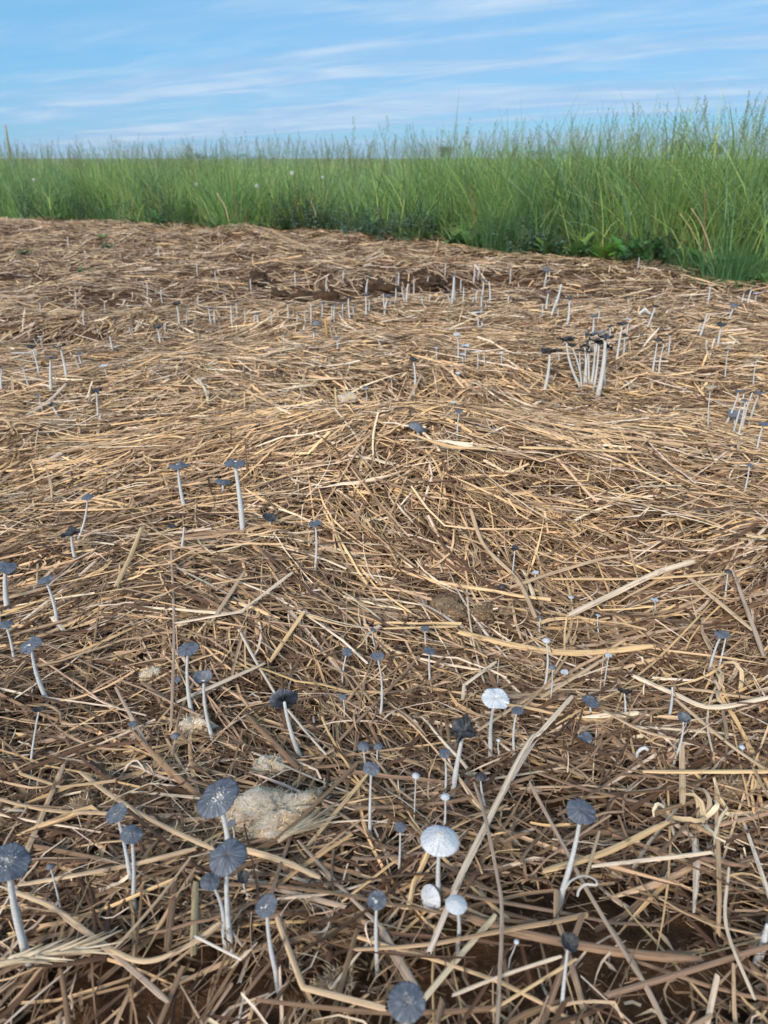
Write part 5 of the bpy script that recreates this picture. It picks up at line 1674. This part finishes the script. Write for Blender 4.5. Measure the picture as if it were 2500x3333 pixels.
def stalk(pts, wpx, mat, label):
    base = at_edge(pts[0][0], 0.02)
    P = [Vector((0, 0, -0.02))] + [at_depth(px, py, base.y) - base for px, py in pts[1:]]
    r_ = px_size(base, wpx) / 2 * 0.7
    Pp = catmull(P, 4 * (len(P) - 1) + 1) if len(P) > 2 else P
    V_, Q_, T_ = tube(Pp, [r_ * (1.1 - 0.5 * i / (len(Pp) - 1)) for i in range(len(Pp))], 6)
    o = link('dry_stalk', np_mesh('dry_stalk', V_, Q_, T_, mat), None, base)
    tag(o, label, 'stalk', 'dry stalks in the grass edge')


stalk([(752, 742), (735, 680), (706, 628)], 7, M_STRAWSTALK, 'dry stalk bent to the left in the notch of the straw edge')
stalk([(775, 738), (765, 660), (758, 585)], 6, M_STALK, 'tallest dry stalk in the notch of the straw edge')
stalk([(803, 735), (803, 700), (801, 668)], 7, M_STALK, 'short brown stub right of the tallest dry stalk')
stalk([(1012, 755), (1010, 690), (1022, 640)], 7, M_STALK, 'reddish dry stalk below the small dandelion clock')
stalk([(1025, 752), (1028, 700), (1012, 655)], 6, M_STRAWSTALK, 'straw-coloured dry stalk beside the reddish one')
stalk([(2295, 860), (2293, 760), (2294, 618)], 8, M_STALK, 'reddish brown dry stalk standing in the right grass')
stalk([(1552, 800), (1545, 700), (1528, 612)], 6, M_STALK, 'brown stalk leaning left of the big tussock')
stalk([(2018, 850), (2022, 780), (2018, 716)], 5, M_STALK, 'thin brown stalk left of the dandelion clock above the dock')
stalk([(2320, 850), (2262, 770), (2214, 695)], 5, M_STRAWSTALK, 'straw-coloured stalk leaning far left over the corner tussock')
stalk([(2345, 850), (2290, 745), (2250, 678)], 6, M_STRAWSTALK, 'second straw-coloured stalk leaning over the corner tussock')
stalk([(2185, 862), (2205, 815), (2228, 778)], 9, M_STRAWSTALK, 'broken straw sticking up at the straw edge before the right grass')
stalk([(2110, 856), (2125, 830), (2140, 808)], 8, M_STRAWSTALK, 'shorter straw sticking up left of the broken one')
stalk([(1548, 855), (1560, 835), (1572, 820)], 7, M_STRAWSTALK, 'straw sticking up before the low greyish herb')


# ------------------------------------------------------------------ far trees, pole, insects
def tree(px, top_px, D, wpx, label, colr):
    """a real tree D metres away, its top at pixel row top_px"""
    T = at_depth(px, top_px, D)
    H = T.z
    Wd = wpx * D / F / 2 * 1.05
    rd = random.Random(int(px))
    root = empty('field_tree', (T.x, D, 0))
    pts = [Vector((0, 0, -0.3)), Vector((0.05 * H, 0, H * 0.3)), Vector((0, 0.02 * H, H * 0.6)), Vector((0.03 * H, 0, H * 0.85))]
    V_, Q_, T_ = tube(pts, [H * 0.03, H * 0.024, H * 0.016, H * 0.005], 8)
    for k in range(7):
        z = H * rd.uniform(0.3, 0.7)
        a_ = k * 2.4
        e = Vector((math.cos(a_) * Wd * 0.75, math.sin(a_) * Wd * 0.75, z + H * 0.18))
        v2, q2, t2 = tube([Vector((0.02 * H, 0, z)), Vector((0, 0, z)).lerp(e, 0.5) + Vector((0, 0, 0.03 * H)), e], [H * 0.012, H * 0.008, H * 0.003], 5)
        o0 = len(V_)
        V_ += v2
        Q_ += [tuple(i + o0 for i in q_) for q_ in q2]
        T_ += [tuple(i + o0 for i in q_) for q_ in t2]
    link('trunk', np_mesh('trunk', V_, Q_, T_, M_BARK), root)
    lobes = [(Vector((rd.uniform(-0.65, 0.65) * Wd, rd.uniform(-0.65, 0.65) * Wd, H * rd.uniform(0.15, 0.78))), rd.uniform(0.32, 0.55) * min(Wd, H * 0.5)) for _ in range(16)]
    lobes.append((Vector((0, 0, H - 0.32 * Wd)), 0.34 * Wd))
    V, Q = [], []
    for k in range(2600):
        c0, r0 = rd.choice(lobes)
        d = Vector((rd.gauss(0, 1), rd.gauss(0, 1), rd.gauss(0, 1))).normalized()
        p = c0 + d * r0 * rd.uniform(0.55, 1.08)
        a_ = Vector((rd.gauss(0, 1), rd.gauss(0, 1), rd.gauss(0, 1))).normalized() * 0.024 * H * rd.uniform(0.6, 1.3)
        b_ = a_.cross(d + Vector((rd.gauss(0, 0.5), rd.gauss(0, 0.5), rd.gauss(0, 0.5)))).normalized() * 0.017 * H
        o0 = len(V)
        V += [tuple(p - a_), tuple(p + b_), tuple(p + a_), tuple(p - b_)]
        Q.append((o0, o0 + 1, o0 + 2, o0 + 3))
    cc = np.ones((len(V), 4))
    cc[:, :3] = np.array(colr) * np.repeat(0.6 + 0.8 * np.random.default_rng(int(px)).random((len(Q), 1)), 4, 0)
    link('crown', np_mesh('crown', V, Q, mat=M_TREE, attrs={'col': cc}, smooth=False), root)
    tag(root, label, 'tree', 'far trees on the horizon')


TG = (0.045, 0.075, 0.035)
tree(640, 492, 260, 75, 'hazy round tree farthest left on the horizon', TG)
tree(690, 505, 270, 60, 'lower hazy tree right of the farthest left one', TG)
tree(770, 498, 280, 95, 'broad hazy tree in the middle of the left horizon group', TG)
tree(840, 505, 285, 70, 'hazy tree right of the broad one', TG)
tree(895, 506, 290, 80, 'rightmost hazy tree of the left horizon group', TG)
tree(1455, 470, 230, 62, 'lone rounded tree on the horizon in the middle', TG)
tree(1660, 488, 240, 90, 'low hazy tree behind the big tussock', TG)
tree(1760, 486, 235, 90, 'hazy hedge tree behind the right grass, left one', TG)
tree(1850, 484, 240, 90, 'hazy hedge tree behind the right grass, right one', TG)
tree(2210, 450, 190, 110, 'larger tree hidden behind the tall grass at the right', TG)
tree(2330, 455, 195, 110, 'tree half hidden behind the grass spikes at the right', TG)

p = Vector((at_depth(30, 515, 22).x, 22, 0))
top = at_depth(17, 408, 22) - p
root = link('leaning_pole', np_mesh('leaning_pole', *tube([Vector((0, 0, -0.3)), top * 0.33, top * 0.66, top], [0.036, 0.033, 0.030, 0.028], 10), M_POLE), None, p)
tag(root, 'thin leaning pole standing in the field at the far left', 'pole')

for px, py, D, lab in [(395, 92, 3.0, 'tiny midge highest in the left half of the sky'), (475, 172, 2.5, 'tiny midge in the left sky, lowest of three close together'), (428, 197, 2.8, 'tiny midge in the left sky left of the low one'),
                       (905, 360, 3.4, 'tiny midge low in the middle sky above the tree group'), (1758, 210, 2.6, 'tiny midge in the middle of the right half of the sky'), (1840, 308, 3.0, 'tiny midge lower in the right half of the sky, upper of two'),
                       (1792, 7, 3.2, 'tiny midge at the very top edge of the sky'), (1128, 228, 3.0, 'tiny midge in the very middle of the sky'), (1850, 362, 3.2, 'tiny midge just above the right grass, lower of two')]:
    pz = at_depth(px, py, D)
    root = empty('midge', pz)
    V_, Q_, T_ = tube([Vector((-0.0028, 0, 0)), Vector((-0.001, 0, 0.0004)), Vector((0.001, 0, 0.0004)), Vector((0.0026, 0, 0))], [0.0004, 0.0011, 0.0012, 0.0006], 6)
    link('body', np_mesh('body', V_, Q_, T_, M_INSECT), root)
    for s_ in (-1, 1):
        link('wing', np_mesh('wing', [(0, 0, 0.001), (-0.001, s_ * 0.002, 0.002), (-0.0025, s_ * 0.004, 0.0028), (-0.0005, s_ * 0.0035, 0.003)], [(0, 1, 2, 3)], mat=M_INSECT), root)
    root.scale = (0.6, 0.6, 0.6)
    root.rotation_euler = (random.uniform(-0.5, 0.5), 0, random.uniform(0, 6.28))
    tag(root, lab, 'insect', 'midges in the air')

# ------------------------------------------------------------------ the air: faint haze that pales the far trees
import bmesh
bm = bmesh.new()
bmesh.ops.create_cube(bm, size=1.0)
me = bpy.data.meshes.new('haze')
for v_ in bm.verts:
    v_.co = Vector((v_.co.x * 1960, v_.co.y * 1960 + 200, v_.co.z * 15 + 5.5))
bm.to_mesh(me)
bm.free()
hm = bpy.data.materials.new('haze_air')
hm.use_nodes = True
hm.cycles.homogeneous_volume = True
hm.node_tree.nodes.clear()
ht = NT(hm.node_tree)
pv = ht.n('ShaderNodeVolumePrincipled', None, Color=(0.80, 0.90, 1.0, 1), Density=0.0005, Anisotropy=0.2)
pv.inputs['Density Attribute'].default_value = ''
pv.inputs['Temperature Attribute'].default_value = ''
ht.link(pv.outputs[0], ht.n('ShaderNodeOutputMaterial').inputs['Volume'])
me.materials.append(hm)
tag(link('haze', me), 'thin morning haze over the fields', 'haze', kind='stuff')
